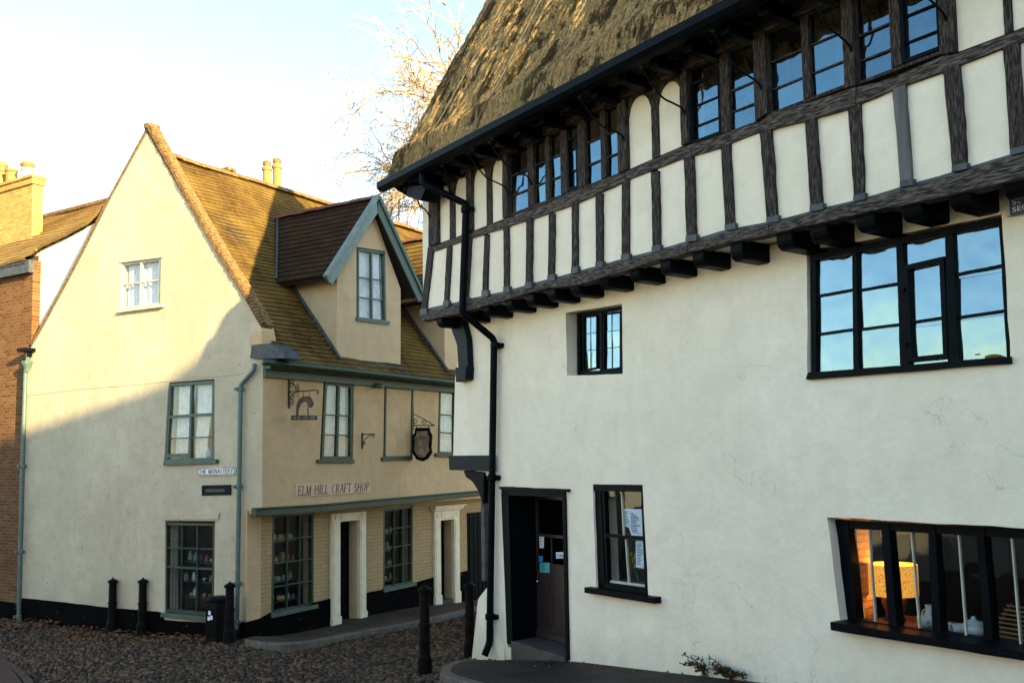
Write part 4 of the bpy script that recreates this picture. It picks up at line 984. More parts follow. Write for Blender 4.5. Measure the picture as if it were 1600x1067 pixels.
# ---- shop windows, doors
for q, lb, sd in ((WA, 'tall dark green shop window nearest the corner', 41), (WB, 'dark green shop window between the two doors', 42)):
    c_ = [Yp(a, b, GY + .02) for a, b in q]
    o, i_ = window(S, c_, M['darkgreen'], M['glass'], (0, .35, .68, 1), (0, .25, .50, .75, 1), .06, .022, 0, .10, .05, label=lb, seed=sd)
    mb = MB(); bl, br = c_[3], c_[2]; mb.prism([bl + Vector((-.05, -.08, .03)), br + Vector((.05, -.08, .03)), br + Vector((.05, -.08, -.05)), bl + Vector((-.05, -.08, -.05))], (0, .12, 0)); S.part('sill', mb, M['green'], o, bevel=.006)
def doorcase(px_l, px_r, px_ol, px_or, ytop, yl0, yhead, cornice, lab, seed):
    a = Yp(px_l, 900, GY - .05).x; b = Yp(px_ol, 900, GY - .05).x; c_ = Yp(px_or, 900, GY - .05).x; d = Yp(px_r, 900, GY - .05).x
    zt = Yp(px_l, ytop, GY - .05).z; zh = Yp(px_ol, yhead, GY - .05).z
    mb = MB(); 
    for x0, x1 in ((a, b), (c_, d)):
        mb.box((x0, GY - .07, -1.1), (x1, GY + .03, zt - .02)); w3 = (x1 - x0) / 3
        mb.box((x0 + w3 * .5, GY - .085, -.75), (x1 - w3 * .5, GY - .07, zh + .0)); mb.box((x0 - .012, GY - .095, -1.1), (x1 + .012, GY, -.78))
    o = S.part('doorcase', mb, M['creampaint'], label=lab, bevel=.006)
    mb = MB(); mb.box((b, GY - .065, zh), (c_, GY + .03, zt - .02)); mb.box((b + .03, GY - .08, zh + .05), (c_ - .03, GY - .06, zt - .07)); S.part('architrave', mb, M['creampaint'], o, bevel=.005)
    mb = MB(); 
    for x0, x1 in ((a, b), (c_, d)): m_ = (x0 + x1) / 2; mb.tube([(m_, GY - .09, (zh + zt) / 2), (m_, GY - .06, (zh + zt) / 2)], .05, 12)
    S.part('roundel', mb, M['creampaint'], o)
    mb = MB(); mb.box((b - .02, GY + .3, -1.1), (b, 1.35, zh)); mb.box((c_, GY + .02, -1.1), (c_ + .02, 1.35, zh)); mb.box((b - .02, GY + .03, zh), (c_ + .02, 1.35, zh + .02)); S.part('lining', mb, M['shop_wall'], o)
    mb = MB(); yd = GY + .24; mb.box((b, yd, -1.05), (c_, yd + .04, zh - .005)); 
    mb.box((b + .08, yd - .015, -.7), (c_ - .08, yd, -.1)); mb.box((b + .08, yd - .015, .1), (c_ - .08, yd, .6)); S.part('door', mb, M['black'], o, bevel=.004)
    mb = MB(); mb.box((b, GY - .02, -1.3), (c_, 1.2, -.93)); S.part('doorstep', mb, M['stone'], o)
    if cornice:
        mb = MB(); e = .12; mb.box((a - e, GY - .20, zt + .06), (d + e, GY, zt + .10)); mb.box((a - e * .6, GY - .15, zt + .0), (d + e * .6, GY, zt + .06)); mb.box((a - .02, GY - .11, zt - .03), (d + .02, GY, zt)); S.part('cornice', mb, M['creampaint'], o, bevel=.008)
    return o, (a, b, c_, d, zt, zh)
dA, gA = doorcase(518, 571.5, 531, 561.5, 801, 970, 815, False, 'plain cream doorcase between the shop windows', 1)
dB, gB = doorcase(679, 718, 688.5, 709.5, 797, 943, 813, True, 'cream doorcase with moulded cornice', 2)
# the far entrance with its black gate
mb = MB(); a = Yp(730, 850, GY).x; zt = Yp(731, 801, GY).z; mb.box((a, GY - .03, -1.2), (a + 1.7, GY + .02, zt)); 
for k in range(9): mb.box((a + .05 + k * .18, GY - .045, -1.1), (a + .2 + k * .18, GY - .03, zt - .08))
S.part('gate', mb, M['black'], label='tall black boarded passage gate')
# ---- dormers
cD = onroof(528, 560).y
def dormer(dx, first):
    tag_ = 'first dormer, its tiles coloured darker for shade' if first else 'second dormer, its tiles coloured as sunlit'
    F0 = [Yp(a, b, cD) + Vector((dx, 0, 0)) for a, b in [(526, 566), (526.5, 432), (583, 322), (626, 450), (626, 576)]]
    F0[1].z = F0[3].z = (F0[1].z + F0[3].z) / 2; F0[2].x = (F0[1].x + F0[3].x) / 2 + .02
    wd = [(557, 386), (602, 392.5), (604, 507), (557, 501.5)]
    mb = MB(); mb.prism(F0, (0, .15, 0), [[Yp(a, b, cD) + Vector((dx, 0, 0)) for a, b in wd]])
    xl, xr = F0[0].x, F0[4].x; zt = F0[1].z
    mb.prism([(xl, cD + .15, F0[0].z - .3), (xl, cD + .15, zt), (xl, cD + 2.2, zt), (xl, cD + 2.2, F0[0].z - .3)], (.12, 0, 0)); mb.prism([(xr - .12, cD + .15, F0[4].z - .3), (xr - .12, cD + .15, zt), (xr - .12, cD + 2.2, zt), (xr - .12, cD + 2.2, F0[4].z - .3)], (.12, 0, 0))
    d = S.part('dormer', mb, M['dormer_wall'], label=tag_)
    fy = cD - .17; apx = F0[2].x; ztop = Yp(582, 309, fy).z
    lx = Yp(512, 430, fy); ex = lx.x + dx; ez = lx.z; rx = 2 * apx - ex
    rx = apx + (apx - ex)
    def back(z): return YE + (z - ZE) / (RZ - ZE) * (AY - YE)
    for sgn, x_e in ((-1, ex), (1, rx)):
        mb = MB(); A0 = Vector((x_e, fy, ez)); B0 = Vector((apx, fy, ztop)); A1 = Vector((x_e, back(ez) + .15, ez)); B1 = Vector((apx, back(ztop) + .2, ztop))
        nr = Vector((sgn * (ztop - ez), 0, abs(apx - x_e))).normalized()
        courses(mb, A0, A1, B0, B1, 15, .022, nr, .015, 7 + sgn, 30); S.part('dormer_roof', mb, M['tile_shaded'] if first else M['tile_main'], d)
        mb = MB(); A = (A0 - nr * .06); B = (B0 - nr * .06); mb.add([A, B, B1 - nr * .06, A1 - nr * .06, A - nr * .05, B - nr * .05, B1 - nr * .11, A1 - nr * .11], [(0, 1, 2, 3), (7, 6, 5, 4), (0, 4, 5, 1), (1, 5, 6, 2), (2, 6, 7, 3), (3, 7, 4, 0)]); S.part('roof_boarding', mb, M['dark'], d)
        mb = MB(); up_ = (B0 - A0).normalized(); lo = A0 - up_ * .10; hi = B0.copy(); hi.x = apx - sgn * 0.0
        pr = [lo + nr * .05, hi + nr * .05 + Vector((0, 0, .02)), hi - Vector((0, 0, .30)), lo - nr * .19 + up_ * .03, lo - nr * .12 - up_ * .0]
        mb.prism([p - Vector((0, .035 + (.002 if sgn > 0 else 0), 0)) for p in pr], (0, .035, 0))
        pr = [lo + nr * .075, hi + nr * .075 + Vector((0, 0, .03)), hi + nr * .0, lo + nr * .0]
        mb.prism([p - Vector((0, .075, 0)) for p in pr], (0, .10, 0))
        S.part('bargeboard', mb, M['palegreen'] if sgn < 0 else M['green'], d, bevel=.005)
    mb = MB(); nk = 9; L = back(ztop) - fy
    for k in range(nk):
        y0 = fy + .02 + k * L / nk; mb.prism([Vector((apx + .13 * math.sin(t), y0, ztop - .02 + .10 * math.cos(t) + .01 * (k % 2))) for t in np.linspace(-1.5, 1.5, 7)], (0, L / nk * .97, 0))
    S.part('dormer_ridge', mb, M['ridge'], d)
    c_ = [Yp(a, b, cD + .01) + Vector((dx, 0, 0)) for a, b in [(558, 388), (601, 394), (603, 504), (558, 499)]]
    o, i_ = window(S, c_, M['green'], M['glass'], (0, .5, 1), (0, .40, .70, 1), .05, .022, .015, .08, .03, mull=(.5,), seed=51, label=None)
    o.parent = d
    curtain(S, o, i_, .1, M['curtain'], .02, .98, 0, 1, (0, 1, 0), 5, .02)
    mb = MB(); mb.prism([c_[3] + Vector((-.06, -.06, .03)), c_[2] + Vector((.06, -.06, .03)), c_[2] + Vector((.06, -.06, -.04)), c_[3] + Vector((-.06, -.06, -.04))], (0, .1, 0)); S.part('sill', mb, M['green'], o)
    # lead flashing where the cheek meets the tiles, and along the front apron
    mb = MB(); pts = []
    for k in range(13):
        z = F0[0].z + (zt - .05 - F0[0].z) * k / 12; pts.append(Vector((xl - .03 - .02 * nz((z, 0, 0), 3), back(z) - .06, z + .06)))
    mb.tube(pts, .035, 6); S.part('flashing', mb, M['lead'], d, smooth=True)
    mb = MB(); mb.tube([Vector((xl - .05, cD - .05, F0[0].z + .02)), Vector((xr + .12, cD - .05, F0[0].z + .02))], .035, 6); S.part('flashing', mb, M['lead'], d, smooth=True)
    mb = MB(); pts = []
    for k in range(9):
        t = k / 8; pts.append(Vector((ex + (apx - ex) * t - .0, back(ez + (ztop - ez) * t) - .05, ez + (ztop - ez) * t + .09)))
    mb.tube(pts, .03, 6); S.part('flashing', mb, M['lead'], d, smooth=True)
dormer(0, True)
DX = Yp(695, 590, cD).x - Yp(526, 566, cD).x
dormer(DX, False)
# ---- chimney behind the ridge with two tall pots
ch = Yp(424, 300, AY + 1.2); mb = MB(); mb.box((ch.x - .45, AY + .75, 6.5), (ch.x + .45, AY + 1.65, ch.z + .02)); mb.box((ch.x - .5, AY + .70, ch.z - .16), (ch.x + .5, AY + 1.7, ch.z - .06))
cs = S.part('chimney', mb, M['stack_brick'], bevel=.01)
for px, yt_ in ((417, 254), (432.5, 250)):
    b = Yp(px, 302, AY + 1.2); t = Yp(px, yt_, AY + 1.2); h = t.z - b.z; mb = MB(); r = .115
    mb.lathe((b.x, AY + 1.2, b.z), [(r * 1.15, 0), (r * 1.1, h * .06), (r * .98, h * .1), (r * .93, h * .72), (r * 1.15, h * .74), (r * 1.15, h * .82), (r * .8, h * .84), (r * .75, h * .9)], 16)
    o = S.part('chimney_pot', mb, M['pot'], cs, smooth=False)
    mb = MB(); mb.lathe((b.x, AY + 1.2, b.z + h * .9), [(r * .9, 0), (r * .92, h * .11), (r * .7, h * .14)], 14); S.part('cowl', mb, M['verge'], o)

# ================================================================== BRICK HOUSE AT THE LEFT EDGE
BY = 0.02
Bk = Thing('brick_house', 'old brick house with lichened roof at the left edge of the view', 'house', FS, (3, 11, -1))
by0 = X(44, 700, .02).y + .05
mb = MB(); q = X(0, 425, .06); zt_ = X(46, 408, .06).z
mb.box((.06, by0, -1.6), (.4, 20, zt_)); Bk.part('wall', mb, M['red_brick'])
mb = MB(); mb.box((.03, by0, -1.6), (.06, 20, X(10, 940, .03).z)); Bk.part('plinth', mb, M['plinth'])
mb = MB(); a = X(48, 404, -.05); b = X(48, 425, -.05); mb.box((-.08, by0 - .05, b.z), (.06, 20, a.z - .02)); Bk.part('gutter', mb, M['lead'])
# white rendered wall carried up under the swept part of the roof
wt = [X(49, 400, .25), X(62, 392, .25), X(85, 381, .25), X(110, 369, .25), X(142, 352, .25)]
wp = [Vector((.25, wt[0].y + .1, 1)), Vector((.25, wt[0].y + .1, wt[0].z + .05))] + wt[1:] + [Vector((.25, wt[-1].y - 1.6, wt[-1].z + .3)), Vector((.25, wt[-1].y - 1.6, 1))]
mb = MB(); mb.prism(wp, (.3, 0, 0)); Bk.part('rendered_wall', mb, M['pale_wall'])
# roof plane through the gutter line and the ridge
e0 = X(10, 412, -.10); XR = 3.6; r0 = FS.X(100, 334, XR); nr = Vector((-(r0.z - e0.z), 0, XR + .1)).normalized()
zr_ = r0.z
mb = MB(); courses(mb, (-.12, 20, e0.z), (-.12, by0 - .0, e0.z), (XR, 20, zr_), (XR, by0 - 0, zr_), 17, .035, nr, .03, 11, 50); Bk.part('roof', mb, M['tile_pan'])
def onr2(px, py): return FS.pl(px, py, (-.12, 0, e0.z), nr)
k1 = wt[-1]; mb2 = MB(); lw = [v + Vector((-.10, 0, .02)) for v in wt]; lw[0].y = by0 + .02
for a, b in zip(lw, lw[1:]): courses(mb2, a, b, Vector((XR, a.y, zr_)), Vector((XR, b.y, zr_)), 16, .03, nr, .01, 12, 8)
e_ = lw[-1] + Vector((0, -.9, .4)); courses(mb2, lw[-1], e_, Vector((XR, lw[-1].y, zr_)), Vector((XR, e_.y, zr_)), 16, .03, nr, .01, 12, 8)
Bk.part('roof', mb2, M['tile_pan'])
mb = MB(); mb.box((XR - .14, wt[-1].y - .8, zr_ - .03), (XR + .14, 20, zr_ + .10)); Bk.part('ridge', mb, M['verge'], bevel=.04)
mb = MB(); mb.prism([(-.1, by0 + .1, e0.z - .08), (XR, by0 + .1, zr_ - .08), (XR + 3.6, by0 + .1, e0.z - .08)], (0, 10, 0)); Bk.part('roof_boarding', mb, M['dark'])
# chimney stack
cx_ = 1.6; a = X(0, 350, cx_); s0 = X(50, 340, cx_); top = X(66, 283, cx_).z
mb = MB(); mb.box((cx_, s0.y, 4.5), (cx_ + .3, s0.y + 2.6, top)); mb.box((cx_ - .05, s0.y - .05, top), (cx_ + .34, s0.y + 2.65, top + .16)); mb.box((cx_ - .09, s0.y - .09, top + .16), (cx_ + .38, s0.y + 2.7, X(66, 275, cx_).z + .1))
st = Bk.part('chimney', mb, M['stack_brick'], bevel=.01)
zt2 = X(66, 275, cx_).z + .1
for px, w_, h, mt, hood in ((2, .14, .52, 'pot', 1), (18, .15, .42, 'pot', 0), (43, .15, .30, 'creamwood', 1)):
    c_ = X(px, 270, cx_ + .16); mb = MB(); mb.lathe((cx_ + .16, c_.y, zt2), [(w_, 0), (w_ * .92, h * .8), (w_ * 1.12, h * .84), (w_ * 1.12, h)], 14)
    o = Bk.part('chimney_pot', mb, M[mt], st)
    if hood:
        mb = MB(); mb.lathe((cx_ + .16, c_.y, zt2 + h), [(w_ * .9, 0), (w_ * 1.3, .10), (w_ * .9, .19), (.02, .22)], 12); Bk.part('cowl', mb, M['pot'], o)

# ================================================================== GROUND
def tps(P, Z, lam=.02):
    n = len(P); K = np.zeros((n + 3, n + 3)); d = np.sqrt(((P[:, None] - P[None]) ** 2).sum(-1)) + 1e-9
    K[:n, :n] = d ** 2 * np.log(d) + lam * np.eye(n); K[:n, n] = 1; K[:n, n + 1:] = P; K[n, :n] = 1; K[n + 1:, :n] = P.T
    w_ = np.linalg.solve(K, np.concatenate([Z, np.zeros(3)])); return w_
ctrl = []
for p in [(35, 967), (110, 978), (172, 986), (260, 992), (348, 999), (385, 1000)]: ctrl.append(FS.wor(X(*p, 0)))
for p in [(406, 994), (519, 976), (572, 962), (679, 944), (728, 939)]: ctrl.append(FS.wor(Yp(*p, GY)) - Vector((0, 0, .10)))
for p in [(745, 1029), (885, 1032), (1000, 1045), (1100, 1056), (1250, 1072)]: ctrl.append(FR.wor(FR.Y(*p, 0)) - Vector((0, 0, .10)))
ctrl += [FR.wor((7.5, 0, .55)), FR.wor((11, 0, .8)), Vector((0, 0, .72)), Vector((-4, 0, .55)), Vector((-10, 4, -.1)), Vector((-14, 16, -1.3)), Vector((-16, 30, -1.6)), Vector((8, 32, -1.0)), Vector((12, 45, -1)), Vector((-3.2, 11, -.32)), Vector((4, -10, 1.4)), Vector((-15, -10, 1.0)), Vector((16, 0, 1.0)), Vector((20, 20, .2))]
Pc = np.array([[v.x, v.y] for v in ctrl]); Zc = np.array([v.z for v in ctrl]); WT = tps(Pc, Zc)
def gz(x, y):
    d = np.sqrt((Pc[:, 0] - x) ** 2 + (Pc[:, 1] - y) ** 2) + 1e-9
    return float((WT[:-3] * d ** 2 * np.log(d)).sum() + WT[-3] + WT[-2] * x + WT[-1] * y)
def gza(xs, ys):
    d = np.sqrt((Pc[:, 0][None] - xs[:, None]) ** 2 + (Pc[:, 1][None] - ys[:, None]) ** 2) + 1e-9
    return (WT[:-3][None] * d ** 2 * np.log(d)).sum(1) + WT[-3] + WT[-2] * xs + WT[-1] * ys
def gp(px, py, dz=0):
    r = ray(px, py); t = 12.0
    for _ in range(40):
        p = EYE + r * t; t += ((gz(p.x, p.y) + dz) - p.z) / r.z * .8
    return EYE + r * t
xs = np.concatenate([np.linspace(-120, -16, 14)[:-1], np.arange(-16, 14, .5), np.linspace(14, 120, 14)]); ys = np.concatenate([np.linspace(-60, -4, 8)[:-1], np.arange(-4, 34, .5), np.linspace(34, 300, 16)])
mb = MB()
for y in ys:
    for x in xs:
        cx2, cy2 = min(max(x, -16), 14), min(max(y, -4), 34); mb.v.append(Vector((x, y, gz(cx2, cy2) - .035)))
nx_ = len(xs)
for j in range(len(ys) - 1):
    for i in range(nx_ - 1): mb.f.append((j * nx_ + i, j * nx_ + i + 1, (j + 1) * nx_ + i + 1, (j + 1) * nx_ + i))
M['earth'] = gm('damp_grit_between_cobbles', (.010, .007, .005), (.018, .013, .009), .95, 3, b=.8, bs=30, bd=.02)
single('street', mb, M['earth'], None, None, FW, (0, 0, 0), kind='structure', smooth=True)
# pavements
def strip_ground(name, inner, outer, mat, kmat, kw=.14, h=.10, nsub=6):
    """pavement between two polylines in world xy (same count), with a kerb along the outer one"""
    mb = MB(); n = len(inner)
    for a, b in zip(inner, outer):
        d = (a - b); L = d.length; d.normalize()
        for k in range(nsub + 1):
            p = (b + d * kw).lerp(a, k / nsub); mb.v.append(Vector((p.x, p.y, gz(p.x, p.y) + h)))
    for i in range(n - 1):
        for k in range(nsub): m_ = nsub + 1; mb.f.append((i * m_ + k, i * m_ + k + 1, (i + 1) * m_ + k + 1, (i + 1) * m_ + k))
    o = single(name, mb, mat, None, None, FW, (0, 0, 0), kind='structure', smooth=False)
    return o
def resamp(pts, n):
    P = [Vector(p) for p in pts]; L = [0]
    for a, b in zip(P, P[1:]): L.append(L[-1] + (b - a).length)
    out = []
    for i in range(n):
        t = L[-1] * i / (n - 1); k = max(j for j in range(len(L)) if L[j] <= t + 1e-9); k = min(k, len(P) - 2)
        out.append(P[k].lerp(P[k + 1], (t - L[k]) / (L[k + 1] - L[k])))
    return out
def kerb(name, outer, inner, mat, h=.105, w_=.14, stone=.55):
    mb = MB(); acc = 0; n = len(outer); L = sum((b - a).length for a, b in zip(outer, outer[1:])); m_ = max(2, int(L / stone)); sub = 4
    o2 = resamp(outer, m_ * sub + 1); i2 = resamp(inner, m_ * sub + 1)
    for s_ in range(m_):
        b = len(mb.v); r = .003 * random.uniform(-1, 1)
        for k in range(sub + 1):
            p = o2[s_ * sub + k]; q = i2[s_ * sub + k]
            if k in (0, sub): p = p.lerp(o2[s_ * sub + (1 if k == 0 else sub - 1)], .04); q = q.lerp(i2[s_ * sub + (1 if k == 0 else sub - 1)], .04)
            d = (q - p); d.z = 0; d.normalize(); z = gz(p.x, p.y)
            for (o_, hh) in ((-.01, -.12), (.0, h - .02), (.02, h + .002), (w_ - .01, h + .004), (w_, h - .01), (w_, -.12)):
                mb.v.append(Vector((p.x + d.x * o_, p.y + d.y * o_, z + hh + r)))
        for k in range(sub):
            for e in range(5): mb.f.append((b + k * 6 + e, b + k * 6 + e + 1, b + (k + 1) * 6 + e + 1, b + (k + 1) * 6 + e))
        mb.f.append(tuple(b + e for e in reversed(range(6)))); mb.f.append(tuple(b + sub * 6 + e for e in range(6)))
    return single(name, mb, mat, None, None, FW, (0, 0, 0), kind='structure')
def slabmat(name, c1, c2, bw, bh, ang, mortar=(.02, .016, .012)):
    m, ns, ls, p = newmat(name); v = coords(ns, ls, (1, 1, 1), (0, 0, ang))
    br = ns.new('ShaderNodeTexBrick'); ls.new(v, br.inputs['Vector']); br.inputs['Scale'].default_value = 1
    br.inputs['Brick Width'].default_value = bw; br.inputs['Row Height'].default_value = bh; br.inputs['Mortar Size'].default_value = .012; br.inputs['Mortar Smooth'].default_value = .3
    br.inputs['Color1'].default_value = (*c1, 1); br.inputs['Color2'].default_value = (*c2, 1); br.inputs['Mortar'].default_value = (*mortar, 1)
    c = mixc(ns, ls, ramp(ns, ls, noise_n(ns, ls, v, 1.6, 7, .7), [(.35, (0, 0, 0)), (.7, (.85, .85, .85))]), br.outputs['Color'], tuple(x * .42 for x in c1))
    c = mixc(ns, ls, ramp(ns, ls, noise_n(ns, ls, v, 22, 5, .7), [(.45, (0, 0, 0)), (.8, (.5, .5, .5))]), c, tuple(min(1, x * 1.6) for x in c2))
    ls.new(c, p.inputs['Base Color']); inv = ns.new('ShaderNodeMath'); inv.operation = 'SUBTRACT'; inv.inputs[0].default_value = 1; ls.new(br.outputs['Fac'], inv.inputs[1])
    b1 = bump(ns, ls, inv.outputs[0], .8, .015); b2 = bump(ns, ls, noise_n(ns, ls, v, 14, 6, .7), .6, .015, b1); ls.new(b2, p.inputs['Normal']); p.inputs['Roughness'].default_value = .75; p.inputs['Specular IOR Level'].default_value = .15
    return m
M['flags'] = slabmat('dark_damp_flagstones', (.018, .015, .011), (.044, .036, .026), .95, .62, -FR.a)
M['flags2'] = slabmat('brown_worn_flagstones', (.040, .028, .017), (.085, .060, .036), .9, .6, -FS.a)
M['pavers'] = slabmat('pink_brown_brick_pavers', (.06, .034, .022), (.085, .048, .03), .22, .11, .5)
kl = [gp(a, b, .1) for a, b in [(741, 1031), (722, 1031), (704, 1034), (691, 1041), (687, 1050), (700, 1058), (722, 1064), (745, 1071)]]
kl += [FR.wor((1.2, -1.75, 0)), FR.wor((3, -1.62, 0)), FR.wor((6, -1.6, 0)), FR.wor((9, -1.6, 0)), FR.wor((13, -1.6, 0))]
for v in kl: v.z = 0
inn = [FR.wor((-1.47, .0, 0)), FR.wor((-1.45, -.02, 0)), FR.wor((-1.42, -.04, 0)), FR.wor((-1.35, -.05, 0)), FR.wor((-1.2, -.05, 0)), FR.wor((-1., 0.05, 0)), FR.wor((-.6, 0.05, 0)), FR.wor((-.1, .05, 0)), FR.wor((1.3, .05, 0)), FR.wor((3, .05, 0)), FR.wor((6, .05, 0)), FR.wor((9, .05, 0)), FR.wor((13, .05, 0))]
def densify(A, B, k=6):
    oa, ob = [], []
    for i in range(len(A) - 1):
        for j in range(k): oa.append(A[i].lerp(A[i + 1], j / k)); ob.append(B[i].lerp(B[i + 1], j / k))
    return oa + [A[-1]], ob + [B[-1]]
kd, ind = densify(kl, inn)
strip_ground('pavement', ind, kd, M['flags'], None)
kerb('kerb', kd, ind, M['kerb'])
kl2 = [gp(a, b, .1) for a, b in [(388, 1001), (412, 1005), (437, 1006.5), (468, 1005), (498, 1001), (536, 993), (575, 985), (615, 978), (655, 970.5), (692, 962), (728, 953), (760, 946)]]
in2 = [gp(a, b, .1) for a, b in [(384, 999), (406, 994), (425, 991), (450, 987), (485, 982), (519, 976), (560, 966), (600, 958), (640, 950), (679, 944), (728, 938), (760, 933)]]
kl2.append(kl2[-1] + FS.x * 8); in2.append(in2[-1] + FS.x * 8)
for v in kl2 + in2: v.z = 0
in2 = [v + FS.y * .12 for v in in2]
kd2, id2 = densify(kl2, in2, 5); strip_ground('pavement', id2, kd2, M['flags2'], None, .16, .10); kerb('kerb', kd2, id2, M['kerb'], .106, .17)
kl3 = [gp(a, b, .05) for a, b in [(-60, 1012), (0, 1026), (22, 1036), (38, 1048), (52, 1062), (60, 1080), (64, 1110)]]; in3 = [gp(a, b, .05) for a, b in [(-90, 1040), (-60, 1052), (-50, 1062), (-45, 1072), (-40, 1085), (-30, 1100), (-20, 1130)]]
for v in kl3 + in3: v.z = 0
kd3, id3 = densify(kl3, in3, 5); strip_ground('pavement', id3, kd3, M['pavers'], None, .2, .05); kerb('kerb', kd3, id3, M['pavers'], .055, .2, .5)
# cobbles: individually shaped rounded stones bedded in the street
def inside(P, poly):
    c = False; x, y = P; n = len(poly); j = n - 1
    for i in range(n):
        xi, yi = poly[i]; xj, yj = poly[j]
        if (yi > y) != (yj > y) and x < (xj - xi) * (y - yi) / (yj - yi) + xi: c = not c
        j = i
    return c
polyR = [(v.x, v.y) for v in kl] + [(FR.wor((13, 3, 0)).x, FR.wor((13, 3, 0)).y), (FR.wor((-1.4, 3, 0)).x, FR.wor((-1.4, 3, 0)).y)]
polyS = [(v.x, v.y) for v in kl2] + [(FS.wor((16, 5, 0)).x, FS.wor((16, 5, 0)).y)] + [(FS.wor((0.0, 7.9, 0)).x, FS.wor((0.0, 7.9, 0)).y), (FS.wor((0.0, .3, 0)).x, FS.wor((0.0, .3, 0)).y)]
polyB = [(v.x, v.y) for v in kl3] + [(v.x, v.y) for v in reversed(in3)]
rnd = random.Random(11)
mb = MB(); mb.col = []
dirx = Vector((.88, -.47, 0)); diry = Vector((.47, .88, 0))
ring = [(math.cos(t), math.sin(t)) for t in np.arange(8) * math.pi / 4]
base = Vector((-3, 14, 0)); nst = 0
trA, trB = gp(150, 1060), gp(720, 978); trA.z = trB.z = 0; trD = (trB - trA).normalized(); trL = (trB - trA).length      # worn wheel track
for r in range(-160, 185):
    for cidx in range(-150, 160):
        u = cidx * .112 + rnd.uniform(-.05, .05); v = r * .070 + rnd.uniform(-.030, .030)
        p = base + dirx * (u + .25 * math.sin(v * .5)) + diry * v
        if p.y < 6.5 or p.y > 27: continue
        ax = p.x / p.y
        if ax > .12 or ax < -.62: continue
        if p.y > 21 and ax < -.2 and False: continue
        if inside((p.x, p.y), polyR) or inside((p.x, p.y), polyS) or inside((p.x, p.y), polyB): continue
        lp = FS.loc(p)
        if lp.x > -.05 and lp.y > .3: continue
        z = gz(p.x, p.y); a = rnd.uniform(-.5, .5); rx, ry = .052 * rnd.uniform(.65, 1.2), .030 * rnd.uniform(.7, 1.25); h = .032 * rnd.uniform(.6, 1.5)
        ca, sa = math.cos(a), math.sin(a); b = len(mb.v)
        if nz((p.x, p.y, 0), .6, 9) > .34: h *= .4
        trk = (p - trA).cross(trD).length
        if 0 < (p - trA).dot(trD) < trL and trk < .34 + .12 * nz((p.x, p.y, 3), 1.2): h *= .25; rx *= 1.15; ry *= 1.2
        tone = rnd.random() ** 2.4; hue = rnd.random()
        col = (.014 + .16 * tone, .0075 + .088 * tone + .003 * hue, .003 + .033 * tone + .003 * hue)
        for sc, hz in ((1, -.035), (.93, -.012), (.62, h * .55 - .01)):
            for (cx3, cy3) in ring:
                jx = 1 + rnd.uniform(-.1, .1); X_, Y_ = cx3 * rx * sc * jx, cy3 * ry * sc * jx
                q = dirx * (X_ * ca - Y_ * sa) + diry * (X_ * sa + Y_ * ca); mb.v.append(Vector((p.x + q.x, p.y + q.y, z + hz)))
        mb.v.append(Vector((p.x, p.y, z + h * .75 - .01))); mb.col += [col] * 25
        for k in range(2):
            for e in range(8): mb.f.append((b + k * 8 + e, b + k * 8 + (e + 1) % 8, b + (k + 1) * 8 + (e + 1) % 8, b + (k + 1) * 8 + e))
        for e in range(8): mb.f.append((b + 16 + e, b + 16 + (e + 1) % 8, b + 24))
        nst += 1
print('cobbles', nst)
m, ns, ls, p = newmat('river_cobble'); at = ns.new('ShaderNodeAttribute'); at.attribute_name = 'tone'; v = coords(ns, ls)
c = mixc(ns, ls, ramp(ns, ls, noise_n(ns, ls, v, 40, 4, .7), [(.4, (0, 0, 0)), (.8, (.6, .6, .6))]), at.outputs['Color'], (.05, .04, .03)); ls.new(c, p.inputs['Base Color'])
ls.new(bump(ns, ls, noise_n(ns, ls, v, 60, 4), .4, .006), p.inputs['Normal']); p.inputs['Roughness'].default_value = .6; p.inputs['Specular IOR Level'].default_value = .15
single('cobbles', mb, m, None, None, FW, (0, 0, 0), kind='structure', smooth=True)
# fallen leaves
mb = MB(); rnd = random.Random(5)
def leafat(p, s_):
    a = rnd.uniform(0, 6.28); t1, t2 = rnd.uniform(-.5, .5), rnd.uniform(-.5, .5); b = len(mb.v); z0 = p.z
    pts = [(1, 0), (.45, .5), (-.2, .62), (-.9, .1), (-.2, -.62), (.45, -.5)]
    for (u, v) in pts:
        x_, y_ = (u * math.cos(a) - v * math.sin(a)) * s_, (u * math.sin(a) + v * math.cos(a)) * s_
        mb.v.append(Vector((p.x + x_, p.y + y_, z0 + x_ * t1 + y_ * t2 + s_ * .25)))
    mb.v.append(Vector((p.x, p.y, z0 + .004))); 
    for k in range(6): mb.f.append((b + k, b + (k + 1) % 6, b + 6))
for k in range(620):
    yy = rnd.uniform(.5, 7.9); off = rnd.random() ** 2.2 * 1.0
    if rnd.random() < .5: yy = rnd.choice([7.3, 6.6, 4.4, 4.0, 3.3, 1.6, 1.2, .9]) + rnd.gauss(0, .25)
    q = FS.wor((-.06 - off, yy, 0)); q.z = gz(q.x, q.y) + .015 + .05 * math.exp(-off * 8) * rnd.random(); leafat(q, rnd.uniform(.03, .065))
for k in range(60):
    q = gp(rnd.uniform(0, 740), rnd.uniform(985, 1066)); q.z = gz(q.x, q.y) + .03; leafat(q, rnd.uniform(.02, .04))
for k in range(90):
    x = rnd.uniform(-1.2, 5); q = FR.wor((x, -.03 - rnd.random() ** 2 * .5, 0)); q.z = gz(q.x, q.y) + .105; leafat(q, rnd.uniform(.015, .035))
single('fallen_leaves', mb, M['leaf'], 'brown autumn leaves drifted along the foot of the cream gable', 'leaves', FW, (0, 0, 0), kind='stuff')

